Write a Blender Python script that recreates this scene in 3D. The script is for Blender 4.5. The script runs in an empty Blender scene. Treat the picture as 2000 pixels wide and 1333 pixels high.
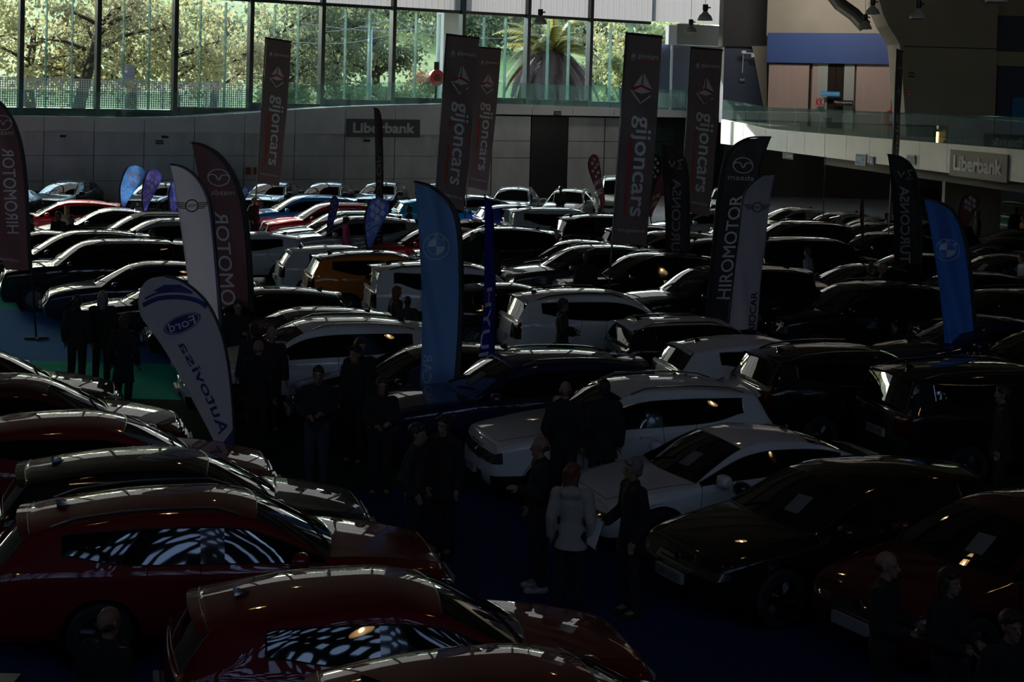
import bpy, bmesh, math, random
import numpy as np
from mathutils import Vector, Matrix
random.seed(7)
R = math.radians
SC = bpy.context.scene
COL = SC.collection
# ------------------------------------------------------------------ camera
F, CX, CY = 3000.0, 1000.0, 666.5
CAMH, PITCH, ROLL, HOR = 5.7, R(2.0), R(1.6), 175.0
SHIFT = (HOR - CY + F * math.tan(PITCH)) / 2000.0
_r = Vector((1, 0, 0)); _f = Vector((0, math.cos(PITCH), -math.sin(PITCH))); _u = Vector((0, math.sin(PITCH), math.cos(PITCH)))
CR = _r * math.cos(ROLL) + _u * math.sin(ROLL)
CU = _u * math.cos(ROLL) - _r * math.sin(ROLL)
CF = _f
CO = Vector((0, 0, CAMH))
cam = bpy.data.cameras.new('camera')
cam.sensor_width = 36.0; cam.lens = 36.0 * F / 2000.0
cam.shift_y = SHIFT; cam.clip_end = 600
camo = bpy.data.objects.new('camera', cam); COL.objects.link(camo)
camo.matrix_world = Matrix(((CR.x, CU.x, -CF.x, 0), (CR.y, CU.y, -CF.y, 0), (CR.z, CU.z, -CF.z, CAMH), (0, 0, 0, 1)))
SC.camera = camo
# ------------------------------------------------------------------ world, sun, exposure
world = bpy.data.worlds.new('world'); SC.world = world; world.use_nodes = True
wn = world.node_tree.nodes; wl = world.node_tree.links; wn.clear()
sky = wn.new('ShaderNodeTexSky'); sky.sky_type = 'NISHITA'; sky.sun_disc = False
sky.sun_elevation = R(21); sky.sun_rotation = R(-33); sky.air_density = 1.2; sky.dust_density = 0.6
bg = wn.new('ShaderNodeBackground'); bg.inputs['Strength'].default_value = 0.55
wo = wn.new('ShaderNodeOutputWorld')
wl.new(sky.outputs[0], bg.inputs[0]); wl.new(bg.outputs[0], wo.inputs[0])
SUN_DIR = Vector((0.517, -0.78, -0.352)).normalized()
sl = bpy.data.lights.new('sun', 'SUN'); sl.energy = 5.5; sl.angle = R(0.6); sl.color = (1.0, 0.93, 0.82)
slo = bpy.data.objects.new('sun', sl); COL.objects.link(slo)
slo.rotation_euler = SUN_DIR.to_track_quat('-Z', 'Y').to_euler()
SC.view_settings.view_transform = 'Standard'; SC.view_settings.look = 'None'
SC.view_settings.gamma = 1.0; SC.view_settings.use_curve_mapping = False
SC.view_settings.exposure = 1.25
SC.cycles.use_denoising = True
SC.cycles.max_bounces = 8; SC.cycles.transparent_max_bounces = 16; SC.cycles.sample_clamp_indirect = 4.0
# ------------------------------------------------------------------ pixel helpers (photo frame 2000 x 1333)
def ray(px, py):
    return (CF + CR * ((px - CX) / F) + CU * ((CY + SHIFT * 2000.0 - py) / F))
def G(px, py, z=0.0):
    d = ray(px, py); return CO + d * ((z - CAMH) / d.z)
def D(px, py, Y):
    d = ray(px, py); return CO + d * (Y / d.y)
def onplane(px, py, p, n):
    d = ray(px, py); return CO + d * ((Vector(p) - CO).dot(n) / d.dot(n))
def proj(p):
    d = Vector(p) - CO; w = d.dot(CF)
    return (CX + F * d.dot(CR) / w, CY + SHIFT * 2000.0 - F * d.dot(CU) / w)
def scale_at(Y): return F / Y
# ------------------------------------------------------------------ materials
MATS = {}
def mat(name, col=(.5, .5, .5), rough=.5, metal=0.0, coat=0.0, spec=.5, emit=None, estr=0.0, noise=0.0, nscale=8.0, trans=0.0, bump=0.0, stretch=None, coat_r=.02):
    if name in MATS: return MATS[name]
    m = bpy.data.materials.new(name); m.use_nodes = True
    nt = m.node_tree; b = nt.nodes['Principled BSDF']; out = nt.nodes['Material Output']
    b.inputs['Base Color'].default_value = (*col, 1); b.inputs['Roughness'].default_value = rough
    b.inputs['Metallic'].default_value = metal; b.inputs['Coat Weight'].default_value = coat
    b.inputs['Coat Roughness'].default_value = coat_r; b.inputs['Specular IOR Level'].default_value = spec
    if emit: b.inputs['Emission Color'].default_value = (*emit, 1); b.inputs['Emission Strength'].default_value = estr
    if noise or bump:
        tc = nt.nodes.new('ShaderNodeTexCoord'); mp = nt.nodes.new('ShaderNodeMapping')
        if stretch: mp.inputs['Scale'].default_value = stretch
        nz = nt.nodes.new('ShaderNodeTexNoise'); nz.inputs['Scale'].default_value = nscale; nz.inputs['Detail'].default_value = 6
        nt.links.new(tc.outputs['Object'], mp.inputs[0]); nt.links.new(mp.outputs[0], nz.inputs['Vector'])
        if noise:
            mx = nt.nodes.new('ShaderNodeMix'); mx.data_type = 'RGBA'
            mx.inputs['A'].default_value = (*[c * (1 - noise) for c in col], 1)
            mx.inputs['B'].default_value = (*[min(1, c * (1 + noise)) for c in col], 1)
            nt.links.new(nz.outputs['Fac'], mx.inputs['Factor']); nt.links.new(mx.outputs['Result'], b.inputs['Base Color'])
        if bump:
            bp = nt.nodes.new('ShaderNodeBump'); bp.inputs['Strength'].default_value = bump; bp.inputs['Distance'].default_value = .02
            nt.links.new(nz.outputs['Fac'], bp.inputs['Height']); nt.links.new(bp.outputs[0], b.inputs['Normal'])
    if trans:
        tl = nt.nodes.new('ShaderNodeBsdfTranslucent'); tl.inputs['Color'].default_value = (*col, 1)
        ms = nt.nodes.new('ShaderNodeMixShader'); ms.inputs[0].default_value = trans
        nt.links.new(b.outputs[0], ms.inputs[1]); nt.links.new(tl.outputs[0], ms.inputs[2]); nt.links.new(ms.outputs[0], out.inputs[0])
    MATS[name] = m; return m
def glass(name, tint=(.9, .96, .94), refl=.08, rough=.0, body=0.0, bcol=(.5, .6, .58)):
    if name in MATS: return MATS[name]
    m = bpy.data.materials.new(name); m.use_nodes = True; nt = m.node_tree; nt.nodes.clear()
    out = nt.nodes.new('ShaderNodeOutputMaterial'); tr = nt.nodes.new('ShaderNodeBsdfTransparent'); tr.inputs[0].default_value = (*tint, 1)
    gl = nt.nodes.new('ShaderNodeBsdfGlossy'); gl.inputs['Roughness'].default_value = rough
    fr = nt.nodes.new('ShaderNodeLayerWeight'); fr.inputs[0].default_value = .25
    ma = nt.nodes.new('ShaderNodeMath'); ma.operation = 'MULTIPLY_ADD'; ma.inputs[1].default_value = .6; ma.inputs[2].default_value = refl * .5
    nt.links.new(fr.outputs['Fresnel'], ma.inputs[0])
    ms = nt.nodes.new('ShaderNodeMixShader'); nt.links.new(ma.outputs[0], ms.inputs[0]); nt.links.new(tr.outputs[0], ms.inputs[1]); nt.links.new(gl.outputs[0], ms.inputs[2])
    last = ms
    if body:
        df = nt.nodes.new('ShaderNodeBsdfDiffuse'); df.inputs[0].default_value = (*bcol, 1)
        m2 = nt.nodes.new('ShaderNodeMixShader'); m2.inputs[0].default_value = body
        nt.links.new(ms.outputs[0], m2.inputs[1]); nt.links.new(df.outputs[0], m2.inputs[2]); last = m2
    nt.links.new(last.outputs[0], out.inputs[0]); MATS[name] = m; return m
# ------------------------------------------------------------------ object helpers
def tag(o, label=None, cat=None, group=None, kind=None):
    if label: o['label'] = label
    if cat: o['category'] = cat
    if group: o['group'] = group
    if kind: o['kind'] = kind
    return o
def empty(name, loc=(0, 0, 0), rz=0.0):
    o = bpy.data.objects.new(name, None); COL.objects.link(o); o.location = loc; o.rotation_euler = (0, 0, rz); o.empty_display_size = .1; return o
def link(name, me, m=None, parent=None, smooth=False):
    if m is not None and not me.materials: me.materials.append(m)
    if smooth: me.polygons.foreach_set('use_smooth', [True] * len(me.polygons))
    o = bpy.data.objects.new(name, me); COL.objects.link(o)
    if parent is not None: o.parent = parent
    return o
class MB:
    """collects geometry for ONE mesh object"""
    def __init__(s): s.v = []; s.f = []
    def add(s, vs, fs):
        b = len(s.v); s.v += [tuple(v) for v in vs]; s.f += [tuple(i + b for i in f) for f in fs]; return s
    def box(s, c, d, rz=0.0):
        cx, cy, cz = c; hx, hy, hz = d[0] / 2, d[1] / 2, d[2] / 2; ca, sa = math.cos(rz), math.sin(rz)
        vs = [(cx + x * ca - y * sa, cy + x * sa + y * ca, cz + z) for z in (-hz, hz) for x, y in ((-hx, -hy), (hx, -hy), (hx, hy), (-hx, hy))]
        return s.add(vs, [(3, 2, 1, 0), (4, 5, 6, 7), (0, 1, 5, 4), (1, 2, 6, 5), (2, 3, 7, 6), (3, 0, 4, 7)])
    def hexa(s, lo, hi):
        """prism between two 4-point loops"""
        return s.add(list(lo) + list(hi), [(3, 2, 1, 0), (4, 5, 6, 7), (0, 1, 5, 4), (1, 2, 6, 5), (2, 3, 7, 6), (3, 0, 4, 7)])
    def tube(s, pts, r, n=8, cap=True):
        pts = [Vector(p) for p in pts]; m = len(pts); rs = r if hasattr(r, '__len__') else [r] * m
        rings = []
        for i, p in enumerate(pts):
            t = (pts[min(i + 1, m - 1)] - pts[max(i - 1, 0)]).normalized()
            a = Vector((0, 0, 1)) if abs(t.z) < .9 else Vector((1, 0, 0))
            x = t.cross(a).normalized(); y = t.cross(x)
            rings.append([p + (x * math.cos(k * 2 * math.pi / n) + y * math.sin(k * 2 * math.pi / n)) * rs[i] for k in range(n)])
        b = len(s.v); s.v += [tuple(v) for rg in rings for v in rg]
        for i in range(m - 1):
            for k in range(n):
                s.f.append((b + i * n + k, b + i * n + (k + 1) % n, b + (i + 1) * n + (k + 1) % n, b + (i + 1) * n + k))
        if cap: s.f.append(tuple(b + k for k in range(n))[::-1]); s.f.append(tuple(b + (m - 1) * n + k for k in range(n)))
        return s
    def lathe(s, prof, c=(0, 0, 0), n=20, axis='z'):
        b = len(s.v); m = len(prof)
        for r_, h in prof:
            for k in range(n):
                a = 2 * math.pi * k / n; x, y = r_ * math.cos(a), r_ * math.sin(a)
                p = (x, y, h) if axis == 'z' else ((x, h, y) if axis == 'y' else (h, x, y))
                s.v.append((p[0] + c[0], p[1] + c[1], p[2] + c[2]))
        for i in range(m - 1):
            for k in range(n): s.f.append((b + i * n + k, b + i * n + (k + 1) % n, b + (i + 1) * n + (k + 1) % n, b + (i + 1) * n + k))
        return s
    def mesh(s, name='mesh'):
        me = bpy.data.meshes.new(name); me.from_pydata(s.v, [], s.f); me.update(); return me
    def build(s, name, m, parent=None, smooth=False):
        return link(name, s.mesh(name), m, parent, smooth)
WORK = bpy.data.scenes.new('work')          # small side scene so that modifiers are evaluated quickly
def evaluated(o):
    for c in list(o.users_collection): c.objects.unlink(o)
    WORK.collection.objects.link(o); vl = WORK.view_layers[0]; vl.update(); dg = vl.depsgraph; dg.update()
    me = bpy.data.meshes.new_from_object(o.evaluated_get(dg)); return me
def drop(o):
    d = o.data; bpy.data.objects.remove(o)
    if d and d.users == 0:
        (bpy.data.meshes if isinstance(d, bpy.types.Mesh) else bpy.data.curves).remove(d)
_TXT = {}
def text_geo(s, bold=0.0):
    """flat glyph mesh of a string, x and y normalised to 0..1"""
    k = (s, bold)
    if k in _TXT: return _TXT[k]
    c = bpy.data.curves.new('t', 'FONT'); c.body = s; c.resolution_u = 3
    o = bpy.data.objects.new('t', c); COL.objects.link(o)
    me = evaluated(o); v = [(p.co.x, p.co.y) for p in me.vertices]; f = [tuple(p.vertices) for p in me.polygons]
    drop(o); bpy.data.meshes.remove(me)
    n0 = len(v)
    if bold:                                # heavier strokes: the glyphs again, nudged sideways and up
        f0 = list(f); base = list(v); v = []; f = []
        for i_, (dx, dy) in enumerate(((-bold, -bold), (bold, -bold), (bold, bold), (-bold, bold))):
            v += [(a + dx, b + dy) for a, b in base]; f += [tuple(q + n0 * i_ for q in t) for t in f0]
    x0 = min(a for a, b in v); x1 = max(a for a, b in v); y0 = min(b for a, b in v); y1 = max(b for a, b in v)
    g = ([((a - x0) / (x1 - x0), (b - y0) / (y1 - y0)) for a, b in v], f, (x1 - x0) / (y1 - y0), n0); _TXT[k] = g; return g
# ------------------------------------------------------------------ hall shell
def V3(p, z): return Vector((p.x, p.y, z))
FP0 = Vector((-21.9, 65.7, 0)); FD = Vector((.854, .52, 0)).normalized(); FN = Vector((FD.y, -FD.x, 0))   # gallery front
def fplane(off): return FP0 + FN * off
def fpt(px, z, off=0.0):
    """point of the back gallery plane (moved off metres into the hall) in picture column px at height z"""
    p = onplane(px, 200, fplane(off), FN); return Vector((p.x, p.y, z))
def fz(px, py, off=0.0): return onplane(px, py, fplane(off), FN).z
RP0 = Vector((15.2, 50.0, 0)); RD = Vector((-4.9, 27.8, 0)).normalized(); RN = Vector((-RD.y, RD.x, 0))   # right gallery front, RN points into the hall
def rpt(px, z, off=0.0):
    p = onplane(px, 250, RP0 + RN * off, RN); return Vector((p.x, p.y, z))
def rz_(px, py, off=0.0): return onplane(px, py, RP0 + RN * off, RN).z
CEIL = 22.0
M_conc = mat('concrete', (.16, .145, .115), .8, noise=.25, nscale=.6, bump=.2)
M_olive = mat('olive concrete', (.30, .275, .22), .8, noise=.25, nscale=.5, bump=.2)
M_metal = mat('zinc panel', (.55, .56, .56), .34, .3, noise=.35, nscale=1.3, stretch=(1, 1, .5))
M_fascia = mat('fascia metal', (.70, .71, .72), .42, .2, noise=.2, nscale=.8)
M_dark = mat('dark steel', (.035, .037, .04), .45, .5)
M_frame = mat('window frame grey', (.07, .08, .082), .4, .5)
M_soffit = mat('soffit', (.10, .092, .08), .7, noise=.2, nscale=2)
M_ceil = mat('ceiling dark', (.06, .05, .042), .9)
M_wallb = mat('hall wall dark', (.10, .095, .09), .8)
M_blue = mat('blue wall panel', (.045, .085, .24), .5, noise=.1, nscale=1)
M_dblue = mat('dark blue wall panel', (.02, .035, .075), .5)
M_tblue = mat('turquoise blue panel', (.01, .16, .34), .5)
M_pane = glass('window pane', (.90, .94, .93), .06)
M_fin = glass('glass fin', (.62, .80, .78), .25, .05, .25, (.55, .75, .72))
M_rail = glass('balustrade glass', (.80, .91, .89), .10, 0, .06, (.45, .65, .62))
M_white = mat('white paint', (.7, .7, .7), .6)
M_poly = mat('polycarbonate', (.078, .078, .08), .5, trans=.85)
# floor and carpets
fl = MB(); fl.box((0, 43, -.05), (100, 97, .1)); tag(fl.build('floor', mat('floor', (.36, .35, .33), .55, noise=.3, nscale=.4)), kind='structure')
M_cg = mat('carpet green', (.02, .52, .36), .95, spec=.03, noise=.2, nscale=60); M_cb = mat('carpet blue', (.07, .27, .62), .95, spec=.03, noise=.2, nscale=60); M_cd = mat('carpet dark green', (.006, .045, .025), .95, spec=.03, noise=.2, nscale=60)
AX = Vector((.966, .259, 0)); AY = Vector((-.259, .966, 0))
def carpet(y0, y1, m, label, x0=-34, x1=20):
    mb = MB(); c = Vector(((x0 + x1) / 2, (y0 + y1) / 2, .003)); mb.box(c, (x1 - x0, y1 - y0 - .02, .006)); tag(mb.build('carpet', m), label, 'carpet', 'carpet lengths on the floor')
carpet(0, 21.6, mat('carpet blue shaded', (.014, .03, .10), .95, spec=.03, noise=.2, nscale=60), 'blue carpet under the nearest visitors at bottom centre'); carpet(21.6, 27.2, M_cd, 'dark green carpet under the crowd in the aisle')  # nearest strip: the blue carpet with the foreground dimness put into its colour
carpet(27.2, 30.6, M_cg, 'teal green carpet strip beside the woman in a long coat'); carpet(30.6, 37.2, M_cb, 'blue carpet strip behind the group at left'); carpet(37.2, 43.5, M_cg, 'teal green carpet strip at the left edge')
# lower back wall of zinc panels
JX = list(range(-900, 880, 98)); JX = [x + 7 for x in JX]
wb_ = MB(); a, b = fpt(-900, 0, -.32), fpt(884, 0, -.32); n_ = -FN * .3
wb_.hexa([a, b, b + n_, a + n_], [V3(p, 3.6) for p in (a, b, b + n_, a + n_)]); WB = tag(wb_.build('wall_back', mat('wall joint', (.03, .03, .03), .8)), kind='structure')
for i in range(len(JX) - 1):
    for z0, z1 in ((.02, 1.12), (1.14, 2.24), (2.26, 3.4)):
        o1, o2 = random.uniform(.0, .03), .0
        a, b = fpt(JX[i] + .7, 0, -.25 + o1), fpt(JX[i + 1] - .7, 0, -.25 + o1)
        mb = MB(); q = -FN * .06; mb.hexa([V3(p, z0) for p in (a, b, b + q, a + q)], [V3(p, z1) for p in (a, b, b + q, a + q)]); mb.build('panel', M_metal, WB)
# recessed middle stretch of the back wall
a, b = fpt(878, 0, -1.2), fpt(1460, 0, -1.2); mb = MB(); n_ = -FN * .3
mb.hexa([a, b, b + n_, a + n_], [V3(p, 4.7) for p in (a, b, b + n_, a + n_)]); WM = tag(mb.build('wall_middle', mat('wall joint')), kind='structure')
for x0, x1 in ((885, 962), (964, 1038), (1112, 1182), (1184, 1240), (1242, 1320), (1322, 1400)):
    for z0, z1 in ((.02, 2.1), (2.13, 3.0), (3.03, 4.3)):
        a, b = fpt(x0, 0, -1.12), fpt(x1, 0, -1.12); mb = MB(); q = -FN * .06
        mb.hexa([V3(p, z0) for p in (a, b, b + q, a + q)], [V3(p, z1) for p in (a, b, b + q, a + q)]); mb.build('panel', M_metal if x0 < 1200 else mat('dark green panel', (.03, .05, .047), .35, .3), WM)
a, b = fpt(1040, 0, -1.05), fpt(1110, 0, -1.05); mb = MB(); q = -FN * .1
mb.hexa([V3(p, .02) for p in (a, b, b + q, a + q)], [V3(p, 4.3) for p in (a, b, b + q, a + q)]); mb.build('panel', mat('dark recess panel', (.03, .035, .035), .35, .5), WM)  # flat panel, the dark of the recess put into its colour
# gallery fascia, deck
def ftop(px): return float(np.interp(px, [-900, 330, 500, 650, 760, 880, 890, 1240, 1480], [3.98, 3.98, 4.3, 4.62, 4.78, 4.9, 4.98, 4.86, 4.72]))
def fbot(px): return 3.33 if px < 884 else 4.42
GF = tag(empty('trim_1'), kind='structure')
xs = JX + [884, 960, 1040, 1120, 1200, 1280, 1360, 1420]; xs = sorted(set(min(x, 1420) for x in xs))
for x0, x1 in zip(xs[:-1], xs[1:]):
    a, b = fpt(x0 + .5, 0), fpt(x1 - .5, 0); q = -FN * .15; zb = fbot((x0 + x1) / 2)
    mb = MB(); mb.hexa([V3(p, zb) for p in (a, b, b + q, a + q)], [V3(a, ftop(x0)), V3(b, ftop(x1)), V3(b + q, ftop(x1)), V3(a + q, ftop(x0))]); mb.build('fascia_panel', M_fascia, GF)
    q = -FN * 6; mb = MB(); a, b = fpt(x0, 0, -.12), fpt(x1, 0, -.12)
    mb.hexa([V3(a, zb + .02), V3(b, zb + .02), V3(b + q, zb + .02), V3(a + q, zb + .02)], [V3(a, ftop(x0) - .06), V3(b, ftop(x1) - .06), V3(b + q, ftop(x1) - .06), V3(a + q, ftop(x0) - .06)]); mb.build('deck_slab', M_conc, GF)
GB = tag(empty('glass_balustrade', fpt(600, 4)), 'frameless glass balustrade along the back gallery', 'balustrade')
gx = [-300, -215, -130, -50, 28, 108, 192, 278, 378, 458, 538, 615, 693, 770, 842, 912, 983, 1055, 1123, 1192, 1262, 1330, 1402]
for x0, x1 in zip(gx[:-1], gx[1:]):
    a, b = fpt(x0 + .8, 0, -.06), fpt(x1 - .8, 0, -.06); q = -FN * .02; a0 = GB.location
    mb = MB(); mb.hexa([V3(a, ftop(x0) - .1), V3(b, ftop(x1) - .1), V3(b + q, ftop(x1) - .1), V3(a + q, ftop(x0) - .1)], [V3(a, ftop(x0) + 1.12), V3(b, ftop(x1) + 1.12), V3(b + q, ftop(x1) + 1.12), V3(a + q, ftop(x0) + 1.12)])
    o = mb.build('pane', M_rail, GB); o.matrix_parent_inverse = Matrix.Translation(-a0)
# window wall, clerestory
WO = -3.2; CLT = 16.5
MUL = [-862, -712, -562, -412, -262, -112, 38, 188, 338, 485, 624, 762, 897, 1024, 1146, 1268, 1385]
ZT = lambda px: fz(620, 10, WO)
zt = ZT(0)
for i in range(len(MUL) - 1):
    x0, x1 = MUL[i], MUL[i + 1]
    if x0 >= 1268: break
    wz = ftop((x0 + x1) / 2) + .28
    W = tag(empty('window_%d' % (i + 1)), kind='structure')
    a, b = fpt(x0, 0, WO), fpt(x1, 0, WO); u = b - a
    for k in range(3):
        p, q2 = a + u * (k / 3), a + u * ((k + 1) / 3); t = -FN * .02
        mb = MB(); mb.hexa([V3(p, wz), V3(q2, wz), V3(q2 + t, wz), V3(p + t, wz)], [V3(p, zt), V3(q2, zt), V3(q2 + t, zt), V3(p + t, zt)]); mb.build('pane', M_pane, W)
        if k:
            for sx in (-.04,):
                mb = MB(); mb.box(V3(p + FN * .14 + FD * sx, (wz + zt) / 2 - .05), (.035, .26, zt - wz - .15), math.atan2(FD.y, FD.x)); mb.build('glass_fin', M_fin, W)
    for px_, p in ((x0, a),):
        mb = MB(); mb.box(V3(p + FN * .1, (wz - .4 + CEIL) / 2), (.20, .42, CEIL - wz + .4), math.atan2(FD.y, FD.x)); mb.build('mullion', M_frame, W)
    m_ = (a + b) / 2; ln = u.length
    mb = MB(); mb.box(V3(m_, zt + .06), (ln - .2, .2, .16), math.atan2(FD.y, FD.x)); mb.build('transom', M_frame, W)
    mb = MB(); mb.box(V3(m_ + FN * .04, wz - .2), (ln - .2, .3, .42), math.atan2(FD.y, FD.x)); mb.build('sill', M_dark, W)
    # ribbed translucent sheet above
    nr = 11; vs = []; fs = []
    for k in range(nr * 4 + 1):
        t = k / (nr * 4); off = (0, .05, .05, 0)[k % 4] if k % 4 else 0
        p = a + u * t + FN * off
        vs += [tuple(V3(p, zt + .14)), tuple(V3(p, CLT))]
    for k in range(nr * 4): fs.append((2 * k, 2 * k + 2, 2 * k + 3, 2 * k + 1))
    MB().add(vs, fs).build('clerestory_sheet', M_poly, W)
    for zz in (zt + 2.2, zt + 4.4):
        mb = MB(); mb.box(V3(m_ + FN * .08, zz), (ln - .2, .12, .1), math.atan2(FD.y, FD.x)); mb.build('purlin', M_frame, W)
a, b = fpt(-870, 0, WO), fpt(1480, 0, WO); n_ = -FN * .4; mb = MB(); mb.hexa([V3(p, CLT) for p in (a, b, b + n_, a + n_)], [V3(p, CEIL) for p in (a, b, b + n_, a + n_)]); tag(mb.build('wall_upper_back', M_wallb), kind='structure')
# sheet of paper taped to a pane
a = onplane(241, 127, fplane(WO + .06), FN); b = onplane(263, 127, fplane(WO + .06), FN); c = onplane(241, 157, fplane(WO + .06), FN)
mb = MB(); mb.box((a + b) / 2 + Vector((0, 0, (c.z - a.z) / 2)), ((b - a).length, .004, a.z - c.z), math.atan2(FD.y, FD.x)); tag(mb.build('notice_sheet', mat('notice paper', (.62, .62, .68), .8, trans=.4)), 'white sheet of paper taped to the window', 'paper')
# end of the window wall: pier, beam, blue panels behind
a, b = fpt(1268, 0, WO), fpt(1480, 0, WO); n_ = -FN * .3
PE = MB(); PE.hexa([V3(p, 4.6) for p in (a, b, b + n_, a + n_)], [V3(p, fz(1340, 88, WO)) for p in (a, b, b + n_, a + n_)]); WE = tag(PE.build('wall_pier', M_dblue), kind='structure')
a, b = fpt(1318, 0, WO + .5), fpt(1480, 0, WO + .5); mb = MB(); mb.hexa([V3(p, fz(1340, 88, WO)) for p in (a, b, b + n_, a + n_)], [V3(p, fz(1340, 48, WO)) for p in (a, b, b + n_, a + n_)]); mb.build('beam', M_conc, WE)
a, b = fpt(1268, 0, WO + .3), fpt(1480, 0, WO + .3)
vs, fs = [], []
for k in range(45):
    p = a + (b - a) * (k / 44) + FN * ((0, .05, .05, 0)[k % 4]); vs += [tuple(V3(p, fz(1340, 46, WO))), tuple(V3(p, CLT))]
for k in range(44): fs.append((2 * k, 2 * k + 2, 2 * k + 3, 2 * k + 1))
MB().add(vs, fs).build('clerestory_sheet', M_poly, WE)
a = fpt(1302, 0, WO + .7); b = fpt(1318, 0, WO + .7); mb = MB(); mb.hexa([V3(p, fz(1310, 88, WO)) for p in (a, b, b + n_, a + n_)], [V3(p, fz(1310, 50, WO)) for p in (a, b, b + n_, a + n_)]); mb.build('rain_box', M_white, WE)
a = fpt(1309, 0, WO + .7); mb = MB(); mb.tube([V3(a, 4.8), V3(a, fz(1310, 86, WO))], .07, 10); mb.build('downpipe', M_white, WE)
# ------------------------------------------------------------------ right gallery
RF = tag(empty('trim_2'), kind='structure')
rx = [1408, 1452, 1496, 1538, 1572, 1612, 1654, 1700, 1748, 1798, 1852, 1968, 2060, 2180, 2400, 2800]
def rtop(px): return float(np.interp(px, [1408, 1500, 1910, 2800], [4.50, 4.22, 4.28, 4.3]))
for x0, x1 in zip(rx[:-1], rx[1:]):
    a, b = rpt(x0 + .4, 0), rpt(x1 - .4, 0); q = -RN * .15
    mb = MB(); mb.hexa([V3(p, 3.28) for p in (a, b, b + q, a + q)], [V3(a, rtop(x0)), V3(b, rtop(x1)), V3(b + q, rtop(x1)), V3(a + q, rtop(x0))]); mb.build('fascia_panel', mat('pale fascia', (.72, .73, .73), .45, .1, noise=.12, nscale=1), RF)
    q = -RN * 9; a, b = rpt(x0, 0, -.1), rpt(x1, 0, -.1); mb = MB()
    mb.hexa([V3(p, 3.32) for p in (a, b, b + q, a + q)], [V3(a, rtop(x0) - .08), V3(b, rtop(x1) - .08), V3(b + q, rtop(x1) - .08), V3(a + q, rtop(x0) - .08)]); mb.build('deck_slab', M_conc, RF)
    if x0 > 1600:
        a, b = rpt(x0, 0, -.6), rpt(x1, 0, -.6); q = -RN * .4; mb = MB(); mb.hexa([V3(p, 2.9) for p in (a, b, b + q, a + q)], [V3(p, 3.28) for p in (a, b, b + q, a + q)]); mb.build('edge_beam', M_soffit, RF)
RBAL = tag(empty('glass_balustrade', rpt(1700, 4.3)), 'frameless glass balustrade along the right gallery above the pale fascia', 'balustrade')
for x0, x1 in zip((1410, 1456, 1503, 1552, 1600, 1660, 1720, 1780, 1825, 1882, 1942, 2010, 2100, 2250), (1456, 1503, 1552, 1600, 1660, 1720, 1780, 1825, 1882, 1942, 2010, 2100, 2250, 2500)):
    a, b = rpt(x0 + .6, 0, -.06), rpt(x1 - .6, 0, -.06); q = -RN * .02
    mb = MB(); mb.hexa([V3(a, rtop(x0) - .1), V3(b, rtop(x1) - .1), V3(b + q, rtop(x1) - .1), V3(a + q, rtop(x0) - .1)], [V3(a, rtop(x0) + 1.0), V3(b, rtop(x1) + 1.0), V3(b + q, rtop(x1) + 1.0), V3(a + q, rtop(x0) + 1.0)])
    o = mb.build('pane', M_rail, RBAL); o.matrix_parent_inverse = Matrix.Translation(-RBAL.location)
# upper walls behind the right gallery (facing the hall)
YD = 76.0; GP0 = Vector((12.6, 76.0, 0)); GN = Vector((-.53, -.848, 0)).normalized()
def wallrect(name, x0, x1, y0, y1, Y, m, parent=None, thick=.3, zb=None):
    p = [D(x0, y1, Y), D(x1, y1, Y), D(x1, y0, Y), D(x0, y0, Y)]
    if abs(Y - YD) < 1.5:      # gallery end wall, turned towards the windows
        q0 = GP0 + GN * (YD - Y); pl = [onplane(x0, y1, q0, GN), onplane(x1, y1, q0, GN), onplane(x0, y0, q0, GN)]
        zl, zh = (zb if zb is not None else pl[0].z), pl[2].z; a, b = pl[0], pl[1]; t = -GN * thick
        mb = MB(); mb.hexa([V3(v, zl) for v in (a, b, b + t, a + t)], [V3(v, zh) for v in (a, b, b + t, a + t)]); o = mb.build(name, m, parent)
        if parent is None: tag(o, kind='structure')
        return o
    if zb is not None: p[0].z = p[1].z = zb
    zl = p[0].z; zh = p[3].z; X0, X1 = p[0].x, p[1].x
    mb = MB(); mb.box(((X0 + X1) / 2, Y + thick / 2, (zl + zh) / 2), (X1 - X0, thick, zh - zl)); o = mb.build(name, m, parent)
    if parent is None: tag(o, kind='structure')
    return o
WR = wallrect('wall_gallery', 1497, 2050, -140, 70, YD + .1, M_olive)
wallrect('blue_band', 1497, 1745, 64, 122, YD - .25, M_blue, WR)
M_door = mat('wood door', (.36, .27, .24), .55, noise=.1, nscale=2, stretch=(3, 3, .3)); M_jamb = mat('pale jamb', (.30, .33, .30), .6)
wallrect('wall_door_back', 1497, 2050, 120, 300, YD, mat('lobby back', (.10, .075, .06), .8), zb=4.1)
for i, (x0, x1, m_) in enumerate(((1497, 1577, M_door), (1668, 1752, M_door))):
    o = wallrect('door_%d' % (i + 1), x0, x1, 125, 280, YD - .12, m_, zb=4.2)
    wallrect('door_leaf_edge', x1 - 1.5, x1, 125, 280, YD - .16, M_dark, o, zb=4.2)
wallrect('trim_3', 1582, 1592, 124, 280, YD - .1, M_door, zb=4.2); wallrect('trim_4', 1592, 1612, 124, 280, YD - .12, M_jamb, zb=4.2); wallrect('trim_5', 1644, 1664, 124, 280, YD - .12, M_jamb, zb=4.2)
for k, (x0, x1) in enumerate(((1613, 1628), (1629, 1643))):
    wallrect('window_%d' % (30 + k), x0, x1, 126, 272, YD - .08, mat('lobby glass', (.03, .022, .02), .1), zb=4.25)
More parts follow.
